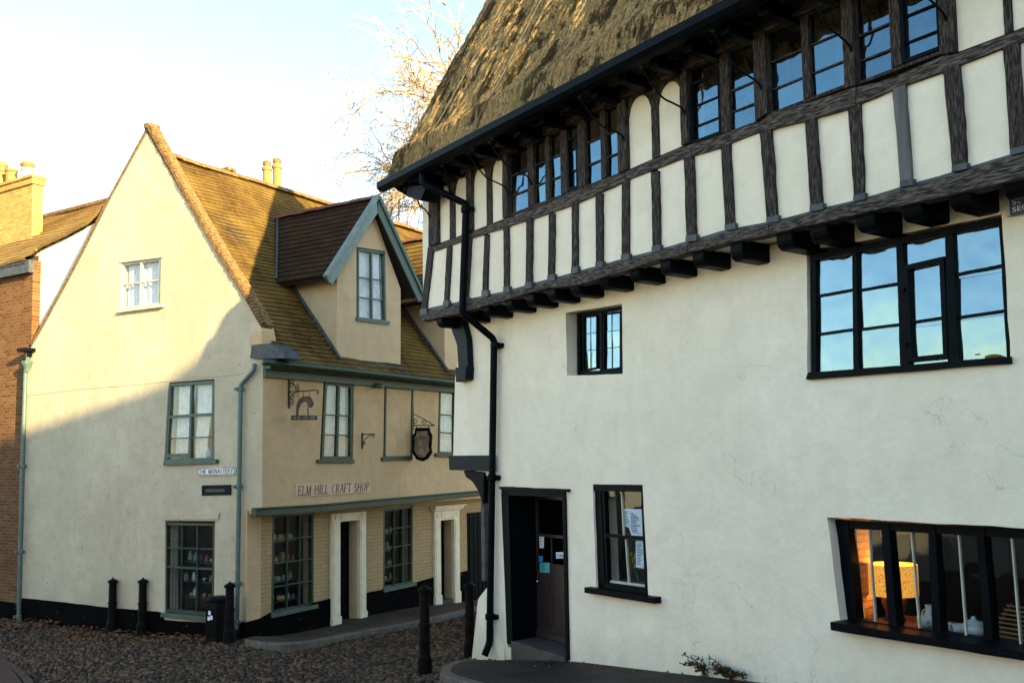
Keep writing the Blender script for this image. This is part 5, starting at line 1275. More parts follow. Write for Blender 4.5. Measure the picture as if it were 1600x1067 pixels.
# ================================================================== UNSEEN HOUSE BEHIND THE CAMERA (outline shaped to throw the long evening shadow)
Sh = Vector((SUN_DIR.x, SUN_DIR.y, 0)).normalized(); Pp = Vector((-Sh.y, Sh.x, 0)); tE = math.tan(SUN_EL)
def toplane(P, D0): t = D0 - Sh.dot(P); return Pp.dot(P), P.z + t * tE
D0 = 11.0
sil = [toplane(FS.wor(X(*q, 0)), D0) for q in [(45, 672), (150, 637), (250, 604), (300, 568), (350, 530), (382, 492)]]
a0, b0 = sil[0], sil[1]; k_ = (a0[1] - b0[1]) / (b0[0] - a0[0])
sil = [(-16, 6.5), (sil[0][0] - 2.0, 7.0), (sil[0][0] - 2.0, sil[0][1] + k_ * 2)] + sil + [(sil[-1][0] + .03, 6.6 + 11 * tE), (sil[-1][0] + 4.5, 6.4 + 11 * tE)]
FN = Fr(Sh.x * D0, Sh.y * D0, math.atan2(Pp.y, Pp.x))
NH = Thing('shadow_house', 'unseen house block behind the camera, its roofline shaped to cast the evening shadow', 'house', FN, (0, 0, 0))
mb = MB(); mb.prism([(p, 0, z) for p, z in sil] + [(sil[-1][0], 0, -1), (-16, 0, -1)], (0, -5 if FN.y.dot(Sh) < 0 else 5, 0)); NH.part('wall', mb, M['gable_wall'])

FO = Fr(-12.5, 1.5, math.atan2(1, -.12))  # unseen cottage added as a sunlit reflector for the white wall
AH = Thing('bounce_cottage', 'unseen low cottage added on the left to bounce sunlight onto the white wall', 'house', FO, (0, 0, -1))
mb = MB(); mb.box((-3, 0, -2), (12.5, 5, 3.1)); AH.part('wall', mb, M['pale_wall'])
mb = MB(); courses(mb, (-3.2, -.3, 3.0), (12.7, -.3, 3.0), (-3.2, 2.5, 4.1), (12.7, 2.5, 4.1), 14, .03, Vector((0, -.5, .8)), .03, 21, 30); AH.part('roof', mb, M['tile_main'])
mb = MB(); mb.prism([(-3, -.2, 3.0), (-3, 2.5, 4.0), (-3, 5.2, 3.0)], (15.5, 0, 0)); AH.part('roof_boarding', mb, M['dark'])
for x in (-1, 2.5, 6, 9.5):
    for z in (1.0,): window(AH, [Vector(q) for q in ((x, 0, z + 1.1), (x + .9, 0, z + 1.1), (x + .9, 0, z), (x, 0, z))], M['creamwood'], M['glass'], (0, .5, 1), (0, .5, 1), gy=-.01, f=.05)

# ================================================================== SMALL THINGS IN THE STREET
def bollard(px, pyt, pyb, label, r=.075, mat='bollard'):
    base = gp(px, pyb, 0 if px < 700 else .0); rr = ray(px, pyt); d = math.hypot(base.x, base.y); t = d / math.hypot(rr.x, rr.y); H_ = (EYE + rr * t).z - base.z
    T = Thing('bollard', label, 'bollard', FW, base, 'cast iron bollards round the cobbled corner')
    mb = MB(); o = base
    mb.lathe(o + Vector((0, 0, -.1)), [(r * 1.25, 0), (r * 1.25, .30), (r * 1.08, .33), (r * .98, .36), (r * .93, H_ * .62), (r * 1.06, H_ * .625), (r * 1.06, H_ * .65), (r * .9, H_ * .66), (r * .86, H_ + .1 - .10)], 16); T.part('post', mb, M[mat], smooth=False, bevel=0)
    mb = MB(); mb.lathe(o + Vector((0, 0, H_ - .10)), [(r * .86, 0), (r * 1.15, .01), (r * 1.18, .045), (r * .95, .055), (r * .55, .08), (r * .2, .09), (r * .16, .11), (r * .05, .12)], 16); T.part('cap', mb, M[mat])
    mb = MB(); mb.lathe(o + Vector((0, 0, H_ * .34)), [(r * .96, 0), (r * 1.07, .005), (r * 1.07, .03), (r * .96, .035)], 16); T.part('ring', mb, M[mat])
    return T
bollard(175, 903, 988, 'black bollard in front of the cream gable, the farther from its barred window', .088)
bollard(222, 903, 991, 'black bollard in front of the cream gable, next to its barred window', .088)
bollard(358.5, 909, 1004, 'black bollard standing against the litter bin', .088)
bollard(664, 913, 1052, 'large black bollard alone on the cobbles by the kerb', .078)
bollard(734.5, 908, 1026, 'black bollard close to the corner of the white timbered house', .078)
# litter bin
b = gp(342, 1002); T = Thing('litter_bin', 'black square litter bin between the barred window and a bollard', 'litter bin', FS, FS.loc(b)); o = FS.loc(b)
mb = MB(); mb.prism([o + Vector(v) for v in ((-.18, -.17, 0), (.18, -.17, 0), (.18, .17, 0), (-.18, .17, 0))], (0, 0, .70)); T.part('body', mb, M['bollard'], bevel=.03)
mb = MB(); 
for k in range(6): mb.box(tuple(o + Vector((-.19, -.14 + k * .05, .1))), tuple(o + Vector((-.18, -.115 + k * .05, .62))))
T.part('slat', mb, M['bollard'])
mb = MB(); mb.box(tuple(o + Vector((-.17, -.16, .70))), tuple(o + Vector((.17, .16, .74)))); mb.lathe(o + Vector((0, 0, .74)), [(.23, 0), (.24, .02), (.23, .05), (.12, .075)], 20, scale=(.9, .9)); T.part('lid', mb, M['black'])
for (dy, dz) in ((.03, .50), (-.02, .42), (.05, .40)):
    mb = MB(); mb.box(tuple(o + Vector((-.194, dy - .03, dz))), tuple(o + Vector((-.1905, dy + .03, dz + .07)))); single('sticker', mb, M['paper'], {.50: 'topmost pale torn sticker on the litter bin', .42: 'middle pale torn sticker on the litter bin', .40: 'lowest pale torn sticker on the litter bin'}[dz], 'sticker', FS, o + Vector((-.19, dy, dz)), 'torn stickers on the litter bin')

# ---- lettering: a small stroke alphabet with serifs, and plain sans from the built-in face
GL = {'E': (.62, [('v', .08, 0, 1), ('h', 1, .08, .6), ('h', .5, .08, .5), ('h', 0, .08, .62), ('s', 1, .6, -.16), ('s', 0, .62, .18)]),
      'L': (.60, [('v', .08, 0, 1), ('h', 0, .08, .6), ('s', 0, .6, .2)]), 'M': (.92, [('t', .1, 0, 1), ('d', .1, 1, .46, 0), ('t2', .46, 0, .82, 1), ('v', .82, 0, 1)]),
      'H': (.80, [('v', .1, 0, 1), ('v', .7, 0, 1), ('h', .52, .1, .7)]), 'I': (.30, [('v', .14, 0, 1)]), 'C': (.72, [('arc', .38, .5, .32, .5, 45, 315)]),
      'R': (.72, [('v', .08, 0, 1), ('arc', .3, .75, .27, .25, -90, 90), ('h', 1, .08, .3), ('h', .5, .08, .3), ('d', .34, .5, .68, 0)]),
      'A': (.76, [('t2', .04, 0, .38, 1), ('d', .38, 1, .74, 0), ('h', .36, .16, .6)]), 'F': (.58, [('v', .08, 0, 1), ('h', 1, .08, .56), ('h', .5, .08, .46), ('s', 1, .56, -.18)]),
      'T': (.68, [('v', .34, 0, 1), ('h', 1, .0, .68), ('s', 1, .0, -.18), ('s', 1, .68, -.18)]), 'S': (.60, [('arc', .3, .74, .23, .26, 20, 270), ('arc', .3, .26, .25, .26, -160, 90)]),
      'O': (.84, [('arc', .42, .5, .36, .5, 0, 360)]), 'P': (.64, [('v', .08, 0, 1), ('arc', .3, .73, .28, .27, -90, 90), ('h', 1, .08, .3), ('h', .46, .08, .3)]),
      'N': (.84, [('t', .1, 0, 1), ('d', .1, 1, .7, 0), ('t', .7, 0, 1)]), 'Y': (.76, [('d', .04, 1, .38, .45), ('t2', .38, .45, .72, 1), ('v', .38, 0, .45)]), ' ': (.42, []), 'U': (.8, [])}
def lettering(mb, text, Pf, width, height, depth, thick=.13, thin=.055, slant=0, serif=True):
    """Pf(u, v, w) -> 3D; u along, v up, w out"""
    adv = [GL[c][0] + .17 for c in text]; tot = sum(adv); sx = width / tot; u0 = 0
    def quad(a, b, c, d): mb.prism([Pf(p[0] * sx + slant * p[1] * height, p[1] * height, 0) for p in (a, b, c, d)], Pf(0, 0, depth) - Pf(0, 0, 0))
    for ch, ad in zip(text, adv):
        for g in GL[ch][1]:
            if g[0] in ('v', 't'):
                w_ = thick if g[0] == 'v' else thin; x = u0 + g[1]; quad((x - w_ / 2, g[2]), (x + w_ / 2, g[2]), (x + w_ / 2, g[3]), (x - w_ / 2, g[3]))
                if serif:
                    for y, s_ in ((g[2], 1), (g[3], -1)): quad((x - .13, y), (x + .13, y), (x + .13, y + .035 * s_), (x - .13, y + .035 * s_))
            elif g[0] == 'h': yl_, yh_ = max(0, g[1] - (.04 if g[1] < 1 else .07)), min(1, g[1] + (.04 if g[1] > 0 else .07)); quad((u0 + g[2], yl_), (u0 + g[3], yl_), (u0 + g[3], yh_), (u0 + g[2], yh_))
            elif g[0] == 's': quad((u0 + g[2] - .025, g[1]), (u0 + g[2] + .025, g[1]), (u0 + g[2] + .025, g[1] + g[3]), (u0 + g[2] - .025, g[1] + g[3]))
            elif g[0] in ('d', 't2'):
                w_ = thick if g[0] == 'd' else thin * 1.2; quad((u0 + g[1] - w_ / 2, g[2]), (u0 + g[1] + w_ / 2, g[2]), (u0 + g[3] + w_ / 2, g[4]), (u0 + g[3] - w_ / 2, g[4]))
            elif g[0] == 'arc':
                cx4, cy4, rx, ry, A, B = g[1:]; k = 14; pr = []
                for i in range(k + 1):
                    t = math.radians(A + (B - A) * i / k); w_ = thin + (thick - thin) * abs(math.cos(t)); pr.append(((cx4 + (rx + .02) * math.cos(t), cy4 + ry * math.sin(t)), (cx4 + (rx - w_ + .02) * math.cos(t), cy4 + (ry - .05) * math.sin(t))))
                for (a, b), (c, d) in zip(pr, pr[1:]): quad((u0 + a[0], a[1]), (u0 + c[0], c[1]), (u0 + d[0], d[1]), (u0 + b[0], b[1]))
        u0 += ad
    return mb
def sans(text, size, mat, T, name, Pf, width, depth=.002, parent=None):
    cu = bpy.data.curves.new('t', 'FONT'); cu.body = text; cu.size = size; cu.extrude = 0; ob = bpy.data.objects.new('t', cu); C.objects.link(ob)
    me = bpy.data.meshes.new_from_object(ob.evaluated_get(bpy.context.evaluated_depsgraph_get())); bpy.data.objects.remove(ob)
    w0 = max(v.co.x for v in me.vertices) or 1; mb = MB(); k = width / w0
    mb.v = [Pf(v.co.x * k, v.co.y, depth) for v in me.vertices]; mb.f = [tuple(p.vertices) for p in me.polygons]; bpy.data.meshes.remove(me)
    return T.part(name, mb, mat, parent)
M['sign_tan'] = gm('faded_cream_board', (.60, .42, .27), (.52, .36, .22), .6, 5, b=.1)
M['ink'] = flat('dark_brown_lettering', (.035, .02, .015), .6)
M['black_ink'] = flat('black_lettering', (.008, .008, .008), .5)
M['sign_white'] = gm('white_enamel', (.78, .76, .70), (.66, .64, .58), .35, 8, b=.1)
M['plaque'] = gm('dark_teal_plaque', (.003, .009, .009), (.006, .014, .014), .5, 6, spec=.05)
M['gilt'] = flat('worn_gilt_lettering', (.30, .28, .2), .5)
# ELM HILL CRAFT SHOP board
c4 = [Yp(a, b, -.02) for a, b in [(462.5, 756), (578, 752.5), (578, 768.5), (462, 776.5)]]
T = Thing('shop_sign', 'cream board lettered ELM HILL CRAFT SHOP on the tan wall', 'shop sign', FS, c4[3])
mb = MB(); mb.prism(c4, (0, .025, 0)); T.part('board', mb, M['sign_tan'])
bl, br, tl = c4[3], c4[2], c4[0]; eu = (br - bl); Lw = eu.length; eu.normalize(); ev = Vector((0, 0, 1)); hh = (tl - bl).length
mb = MB(); lettering(mb, 'ELM HILL CRAFT SHOP', lambda u, v, w_: bl + eu * (u + .06) + ev * (v + hh * .10) + Vector((0, -w_ - .001, 0)), Lw * .965, hh * .74, .004, .12, .05, .12); T.part('lettering', mb, M['ink'])
# THE MONASTERY street sign
c4 = trX([(308.5, 730), (367, 728), (367, 742), (308.5, 743.5)], -.035)
T = Thing('street_sign', 'white street sign reading THE MONASTERY under the first floor window', 'street sign', FS, c4[3])
bl, br, tl = c4[3], c4[2], c4[0]; eu = (br - bl); Lw = eu.length; eu.normalize(); hh = (tl - bl).length
PfS = lambda u, v, w_: bl + eu * u + ev * v + Vector((-w_, 0, 0))
def notched(i, w_): n_ = .035; return [PfS(*p, w_) for p in [(i + n_, i), (Lw - i - n_, i), (Lw - i, i + n_), (Lw - i, hh - i - n_), (Lw - i - n_, hh - i), (i + n_, hh - i), (i, hh - i - n_), (i, i + n_)]]
mb = MB(); mb.prism(notched(0, 0), (.03, 0, 0)); T.part('plate', mb, M['sign_white'])
mb = MB(); mb.prism(notched(.008, .002), (.002, 0, 0), [notched(.022, .002)]); T.part('border', mb, M['black_ink'])
mb = MB(); lettering(mb, 'THE MONASTERY', lambda u, v, w_: PfS(u + .05, v + hh * .22, w_ + .001), Lw - .09, hh * .56, .004, .13, .10, 0, False); T.part('lettering', mb, M['black_ink'])
# dark plaque
c4 = trX([(315, 758), (360, 757), (360, 773), (315, 774)], -.03); T = Thing('wall_plaque', 'small dark plaque with two lines of fine writing below the street sign', 'plaque', FS, c4[3])
mb = MB(); mb.prism(c4, (.03, 0, 0)); T.part('plate', mb, M['plaque'], bevel=.006)
mb = MB(); Q = quadmap(c4)
for t in (.45, .62):
    k = 0
    while k < 30:
        l = random.choice((1, 2, 3)); 
        if k + l < 30: qbar(mb, Q, (.15 + .7 * k / 30, t), (.15 + .7 * (k + l - .4) / 30, t), .012, .003, .003, NX)
        k += l + .5
T.part('writing', mb, M['gilt'])
# ---- hanging signs, projecting square to the wall
def scroll(c, r, turns, a0, sgn, F, plane_x, n=26):
    out = []
    for i in range(n):
        t = i / (n - 1); a = a0 + sgn * turns * 2 * math.pi * t; rr = r * (1 - .78 * t); out.append(Vector((plane_x, c[0] + rr * math.cos(a), c[1] + rr * math.sin(a))))
    return out
# first: bracket with owl-less arch of woven iron and a name strip
xs1 = Yp(451, 612, 0).x
def PX(px, py): v = X(px, py, xs1); return v
T = Thing('hanging_sign', 'wrought iron hanging sign with an arched plaque and name strip, nearest the house corner', 'hanging sign', FS, (xs1, 0, 3.3))
mb = MB(); mb.beam((xs1, -.012, PX(451, 592).z), (xs1, -.012, PX(451, 638).z), .035, .025, (0, 1, 0)); a, b = PX(452, 612.5), PX(494, 612.5)
for z_ in (0,): mb.tube([Vector((xs1, 0, a.z)), Vector((xs1, b.y, a.z)), Vector((xs1, b.y - .05, a.z - .01)), Vector((xs1, b.y - .06, a.z - .06)), Vector((xs1, b.y - .02, a.z - .06))], .012, 6)
for cpx, r in (((455.5, 600), .07), ((463.5, 606), .075), ((456, 620), .06), ((455.5, 629), .06)):
    c_ = PX(*cpx); mb.tube(scroll((c_.y, c_.z), r, 1.3, 1.5, 1, FS, xs1), .008, 5)
mb.tube(crom([PX(452, 626), PX(456, 618), PX(466, 611.5)], 6), .009, 5); mb.tube(crom([PX(452, 596), PX(459, 600), PX(467, 611)], 6), .009, 5)
T.part('bracket', mb, M['iron'])
M['rust'] = gm('rusty_woven_iron', (.12, .07, .055), (.05, .035, .03), .8, 10, b=.6, bs=40)
mb = MB(); arch_o = [PX(463, 651), PX(463.5, 633), PX(467, 624), (PX(474, 619)), PX(481, 618.5), PX(486.5, 622), PX(490, 631), PX(486, 637), PX(482, 636), PX(480, 629), PX(475, 627), PX(469.5, 631), PX(466.5, 640), PX(465.5, 651)]
mb.prism([Vector((xs1 - .01, v.y, v.z)) for v in arch_o], (.02, 0, 0)); mb.tube([PX(481, 636), PX(481.5, 651)], .012, 6); T.part('arched_plaque', mb, M['rust'])
mb = MB()
for px in (466, 474, 484): mb.tube([PX(px, 613), PX(px, 622)], .006, 5)
T.part('hook', mb, M['iron'])
mb = MB(); s4 = [PX(455.5, 649), PX(495, 649), PX(495, 656), (PX(455.5, 656))]; mb.prism([v + Vector((-.012, 0, 0)) for v in s4], (.024, 0, 0)); ns_ = T.part('name_strip', mb, M['black_ink'])
bl, br, tl = s4[3], s4[2], s4[0]; eu = (br - bl); Lw = eu.length; eu.normalize(); hh = (tl - bl).length
mb = MB(); lettering(mb, 'ELM HILL CRAFT SHOP', lambda u, v, w_: bl + eu * (u + .03) + ev * (v + hh * .2) + Vector((-w_ - .013, 0, 0)), Lw * .92, hh * .6, .002, .16, .09, 0); T.part('lettering', mb, M['gilt'], ns_)
# second: oval framed painted board
xs2 = Yp(644.5, 650, 0).x
def PX2(px, py): return X(px, py, xs2)
T = Thing('hanging_sign', 'framed lozenge hanging sign with scrolled bracket beside the blocked window', 'hanging sign', FS, (xs2, 0, 2.8))
mb = MB(); mb.beam((xs2, -.012, PX2(644, 631).z), (xs2, -.012, PX2(644, 672).z), .035, .025, (0, 1, 0))
mb.tube([Vector((xs2, 0, PX2(645, 646).z)), PX2(661, 654), PX2(678, 664)], .010, 6); mb.tube([Vector((xs2, 0, PX2(645, 664.5).z)), PX2(679, 664.5)], .013, 6)
for cpx, r in (((648.5, 657), .075), ((662.5, 658.5), .065)): c_ = PX2(*cpx); mb.tube(scroll((c_.y, c_.z), r, 1.4, .5, -1, FS, xs2), .008, 5)
mb.tube([PX2(651, 664), PX2(651, 669)], .008, 5); mb.tube([PX2(670, 664), PX2(670, 669)], .008, 5)
T.part('bracket', mb, M['iron'])
ol = [(650, 668), (671, 668), (672, 675), (675, 679), (673.5, 700), (675, 707), (668, 717), (661, 720.5), (652, 718), (647, 710), (644, 704), (646, 690), (644, 681), (648.5, 677)]
cen = PX2(660, 694); O_ = [PX2(*p) for p in ol]; I_ = [cen + (v - cen) * .80 for v in O_]
mb = MB(); mb.prism([v + Vector((-.025, 0, 0)) for v in O_], (.05, 0, 0), [[v + Vector((-.025, 0, 0)) for v in I_]]); fr3 = T.part('frame', mb, M['black'], bevel=.004)
m, ns, ls, p = newmat('faded_painted_panel'); v = coords(ns, ls); vo = ns.new('ShaderNodeTexVoronoi'); vo.inputs['Scale'].default_value = 9; ls.new(v, vo.inputs[0])
sepc = ns.new('ShaderNodeSeparateColor'); ls.new(vo.outputs['Color'], sepc.inputs[0])
ls.new(ramp(ns, ls, sepc.outputs[0], [(.2, (.10, .10, .06)), (.45, (.22, .12, .09)), (.7, (.36, .25, .14)), (.9, (.16, .13, .10))]), p.inputs['Base Color']); M['painted'] = m
mb = MB(); mb.prism([v + Vector((-.012, 0, 0)) for v in I_], (.024, 0, 0)); T.part('painted_panel', mb, M['painted'])
# third: empty bracket
xs3 = Yp(565.5, 688, 0).x
def PX3(px, py): return X(px, py, xs3)
mb = MB(); mb.beam((xs3, -.012, PX3(565, 676).z), (xs3, -.012, PX3(565, 701).z), .03, .025, (0, 1, 0)); mb.tube([Vector((xs3, 0, PX3(566, 678.5).z)), PX3(586, 678)], .011, 6)
mb.tube(crom([PX3(567, 694), PX3(571, 686), PX3(578, 680), PX3(584, 679)], 5), .009, 5)
for cpx, r in (((583.5, 681.5), .045), ((569.5, 692.5), .04)): c_ = PX3(*cpx); mb.tube(scroll((c_.y, c_.z), r, 1.2, 1.5, -1, FS, xs3), .007, 5)
single('sign_bracket', mb, M['iron'], 'small empty wrought iron bracket between the curtained window and the blocked one', 'bracket', FS, (xs3, 0, 2.9))
# alarm lamp under the eaves gutter
c_ = Yp(592, 602, -.12); mb = MB(); mb.tube([c_ + Vector((0, .12, 0)), c_], .06, 14); mb.lathe(c_ + Vector((0, -.02, -.08)), [(.0, 0), (.08, .03), (.09, .09), (.03, .12)], 12)
single('wall_lamp', mb, M['greypipe'], 'small round grey fitting tucked under the green gutter', 'lamp', FS, c_)
# security alarm sign on the white house, cut by the right edge of the view
c4 = [FR.Y(a, b, -.06) for a, b in [(1576, 310), (1650, 290), (1652, 318), (1578, 337)]]
T = Thing('alarm_sign', 'small dark blue SONATA SECURITY alarm box under the jetty', 'alarm sign', FR, c4[3])
M['signblue'] = flat('dark_blue_enamel', (.015, .022, .09), .35)
mb = MB(); mb.prism(c4, (0, .06, 0)); T.part('box', mb, M['signblue'], bevel=.005); mb = MB(); mb.prism([FR.Y(a, b, -.05) for a, b in [(1568, 309), (1576, 307), (1578, 337), (1571, 338)]], (0, .05, 0)); T.part('side_panel', mb, M['creamwood'])
bl, br, tl = c4[3], c4[2], c4[0]; eu = (br - bl).normalized(); ev2 = (tl - bl); hh = ev2.length; ev2.normalize()
for txt, v0_ in (('SONATA', .55), ('SECURITY', .14)): sans(txt, hh * .40, M['sign_white'], T, 'lettering', lambda u, v, w_, v0_=v0_: bl + eu * (u + .02) + ev2 * (v + hh * v0_) + Vector((0, -w_ - .001, 0)), .34)

# ---- papers and stickers
def sheet(F, q, y, label, mat, cat='notice', group=None, name='notice', lines=0):
    c4 = [F.Y(a, b, y) for a, b in q]; T = Thing(name, label, cat, F, c4[3], group)
    mb = MB(); mb.prism(c4, (0, .0015, 0)); pa = T.part('paper', mb, mat)
    if lines:
        Q = quadmap(c4); mb = MB()
        for i in range(lines): qbar(mb, Q, (.14, .16 + .76 * i / lines), (.14 + .7 * random.uniform(.5, 1), .16 + .76 * i / lines), .006, .001, .001)
        T.part('print', mb, M['plaque'], pa)
    return T
sheet(FR, [(973, 795), (1003, 795), (1006, 838), (987, 837)], Y3 + .052, 'large printed white sheet in the upper half of the sash window, partly behind another', M['paper'], lines=16)
sheet(FR, [(973, 794.5), (985, 795), (986, 824), (974, 822)], Y3 + .049, 'narrow white sheet in the upper half of the sash window beside the larger one', M['paper'], lines=9)
sheet(FR, [(993, 844), (1006, 844.5), (1008, 888), (994, 886)], Y3 + .072, 'tall white sheet in the lower half of the sash window', M['paper'], lines=14)
sheet(FR, [(842.5, 838), (850, 838), (849.5, 856), (843, 856)], yl - .003, 'small white card at the left of the door glass, above the rail', M['sign_white'], lines=3)
M['bluepaper'] = flat('blue_sticker', (.05, .22, .50), .5); M['tealpaper'] = flat('teal_sticker', (.10, .46, .42), .5)
sheet(FR, [(842, 868), (848, 868), (848, 877.5), (842, 877.5)], yl - .004, 'small blue sticker on the door glass', M['bluepaper'], 'sticker', name='sticker')
sheet(FR, [(843.5, 879), (858.5, 878.5), (858.5, 894.5), (843.5, 893.5)], yl - .003, 'teal sticker with print low on the door glass', M['tealpaper'], 'sticker', name='sticker', lines=5)
T = sheet(FR, [(868.5, 862.5), (900, 861.5), (900, 872), (869, 872)], yl - .005, 'white OPEN card on the door glass, cut off by the door frame', M['paper'], 'sign', name='door_sign')
c4 = [FR.Y(a, b, yl - .005) for a, b in [(868.5, 862.5), (900, 861.5), (900, 872), (869, 872)]]; bl = c4[3]
sans('OPEN', .06, M['black_ink'], T, 'lettering', lambda u, v, w_: bl + Vector((u + .012, -w_, v + .02)), .22)

# ---- behind the low shop window
M['interior_brick'] = brickmat('painted_inner_brick', (.50, .30, .13), (.44, .26, .11), (.34, .2, .09), 'y', .23, .07, .012, .9)
rx0 = FR.Y(1318, 900, .22).x
mb = MB(); mb.box((rx0 - .2, .36, .12), (rx0 + .06, FR.X(1364, 900, rx0 + .06).y, 2.25)); H.part('partition', mb, M['interior_brick'])
zs = FR.Y(1330, 966, .3).z
mb = MB(); z1_ = zs; mb.box((rx0 + .06, .22, z1_ - .05), (8.2, .95, z1_ - .02)); H.part('window_board', mb, gm('brown_shelf', (.09, .055, .03), (.05, .03, .02), .5, 8, (1, 4, 4)))
zs = z1_ - .02
def onb(px, y): return FR.Y(px, 960, y).x
lx_ = onb(1398, .62); T = Thing('table_lamp', 'lit table lamp with orange patterned drum shade in the low window', 'lamp', FR, (lx_, .62, zs))
zt3 = FR.Y(1398, 881, .62).z; zb3 = FR.Y(1398, 929, .62).z
mb = MB(); mb.lathe((lx_, .62, zs), [(.09, 0), (.10, .02), (.07, .05), (.11, .16), (.10, .24), (.03, .30), (.015, zb3 - zs + .1)], 18); T.part('base', mb, M['darkwood'], smooth=True)
m, ns, ls, p = newmat('glowing_parchment_shade'); v = coords(ns, ls); vo = ns.new('ShaderNodeTexVoronoi'); vo.feature = 'DISTANCE_TO_EDGE'; vo.inputs['Scale'].default_value = 42; ls.new(v, vo.inputs[0])
cc_ = ramp(ns, ls, vo.outputs['Distance'], [(.02, (.45, .16, .02)), (.09, (1, .44, .06))]); ls.new(cc_, p.inputs['Base Color']); ls.new(cc_, p.inputs['Emission Color']); p.inputs['Emission Strength'].default_value = .25
M['shade'] = m
rsh = .215; mb = MB(); b0_ = len(mb.v); sg = 36
for z in (zb3, zt3):
    for k in range(sg): t = 2 * math.pi * k / sg; mb.v.append(Vector((lx_ + rsh * math.cos(t), .62 + rsh * math.sin(t), z)))
for z in (zb3, zt3):
    for k in range(sg): t = 2 * math.pi * k / sg; mb.v.append(Vector((lx_ + (rsh - .006) * math.cos(t), .62 + (rsh - .006) * math.sin(t), z)))
for k in range(sg):
    k2 = (k + 1) % sg; mb.f += [(k, k2, sg + k2, sg + k), (2 * sg + k, 3 * sg + k, 3 * sg + k2, 2 * sg + k2), (sg + k, sg + k2, 3 * sg + k2, 3 * sg + k)]
T.part('lamp_shade', mb, M['shade'], smooth=False)
mb = MB(); mb.lathe((lx_, .62, (zb3 + zt3) / 2 - .04), [(.01, 0), (.035, .03), (.035, .06), (.01, .09)], 10); T.part('bulb', mb, emit('warm_bulb', (1, .62, .22), 12))
pl_ = bpy.data.lights.new('lamp_light', 'POINT'); pl_.energy = 3.2; pl_.color = (1, .52, .14); pl_.shadow_soft_size = .05; po = bpy.data.objects.new('lamp_light', pl_); C.objects.link(po); po.parent = T.e; po.location = (0, 0, (zb3 + zt3) / 2 - zs + .08)
M['china'] = gm('white_china', (.62, .68, .66), (.55, .62, .60), .25, 5, spec=.5); M['floral'] = gm('floral_china', (.55, .60, .56), (.20, .34, .30), .3, 16, lo=.5, hi=.56)
def cup(px, y, s_, label, mat='china', grp='tea cups on the window board', name='teacup'):
    x = onb(px, y); T = Thing(name, label, name.replace('_', ' '), FR, (x, y, zs), grp)
    mb = MB(); mb.lathe((x, y, zs), [(.03 * s_, 0), (.045 * s_, .01 * s_), (.05 * s_, .07 * s_), (.053 * s_, .085 * s_), (.046 * s_, .083 * s_), (.03 * s_, .02 * s_)], 18); T.part('body', mb, M[mat], smooth=True)
    mb = MB(); mb.tube([Vector((x + s_ * (.045 + .03 * math.sin(t)), y, zs + s_ * (.045 + .028 * math.cos(t)))) for t in np.linspace(.1, 3.0, 9)], .006 * s_, 6); T.part('handle', mb, M[mat], smooth=True)
cup(1480, .45, .9, 'pale china cup left of the sugar bowl, the nearer to the mullion'); cup(1497, .42, 1, 'white china cup with its handle towards the sugar bowl'); cup(1443, .5, 1.1, 'small dish beside the jug in the low window', 'china', 'tea cups on the window board')
x = onb(1521, .42); T = Thing('sugar_bowl', 'white lidded sugar bowl on the window board', 'sugar bowl', FR, (x, .42, zs))
mb = MB(); mb.lathe((x, .42, zs), [(.05, 0), (.085, .03), (.095, .07), (.085, .10), (.08, .102)], 20); T.part('body', mb, M['china'], smooth=True); mb = MB(); mb.lathe((x, .42, zs + .10), [(.088, 0), (.07, .025), (.02, .04), (.02, .055), (.012, .065)], 18); T.part('lid', mb, M['china'], smooth=True)
x = onb(1454, .5); T = Thing('jug', 'tall flowered china jug on the window board', 'jug', FR, (x, .5, zs)); mb = MB(); mb.lathe((x, .5, zs), [(.045, 0), (.07, .05), (.065, .10), (.035, .16), (.045, .20), (.04, .20)], 18); T.part('body', mb, M['floral'], smooth=True)
mb = MB(); mb.tube([Vector((x - .04 - .04 * math.sin(t), .5, zs + .10 + .06 * math.cos(t))) for t in np.linspace(.1, 3.0, 9)], .007, 6); T.part('handle', mb, M['floral'], smooth=True)
x = onb(1585, .45); T = Thing('toast_rack', 'slatted wooden crate leaning on the window board at the right', 'crate', FR, (x, .5, zs)); mb = MB()
for k in range(8): mb.beam((x - .22 + .012 * k, .45 + k * .02, zs + .03 + k * .033), (x + .26, .45 + k * .02, zs + .02 + k * .033), .014, .012)
T.part('slat', mb, M['pot'])
mb = MB(); mb.beam((x - .2, .44, zs), (x - .1, .62, zs + .28), .02, .02); mb.beam((x + .25, .44, zs), (x + .25, .62, zs + .28), .02, .02); T.part('rail', mb, M['darkwood'])
# picture on the inner brick wall
mb = MB(); mb.box((rx0 + .061, .75, 1.65), (rx0 + .085, 1.15, 1.95)); mb.box((rx0 + .062, .72, 1.62), (rx0 + .075, 1.18, 1.98)); single('picture', mb, M['painted'], 'small framed picture on the lamplit brick wall inside', 'picture', FR, (rx0 + .08, .9, 1.8))
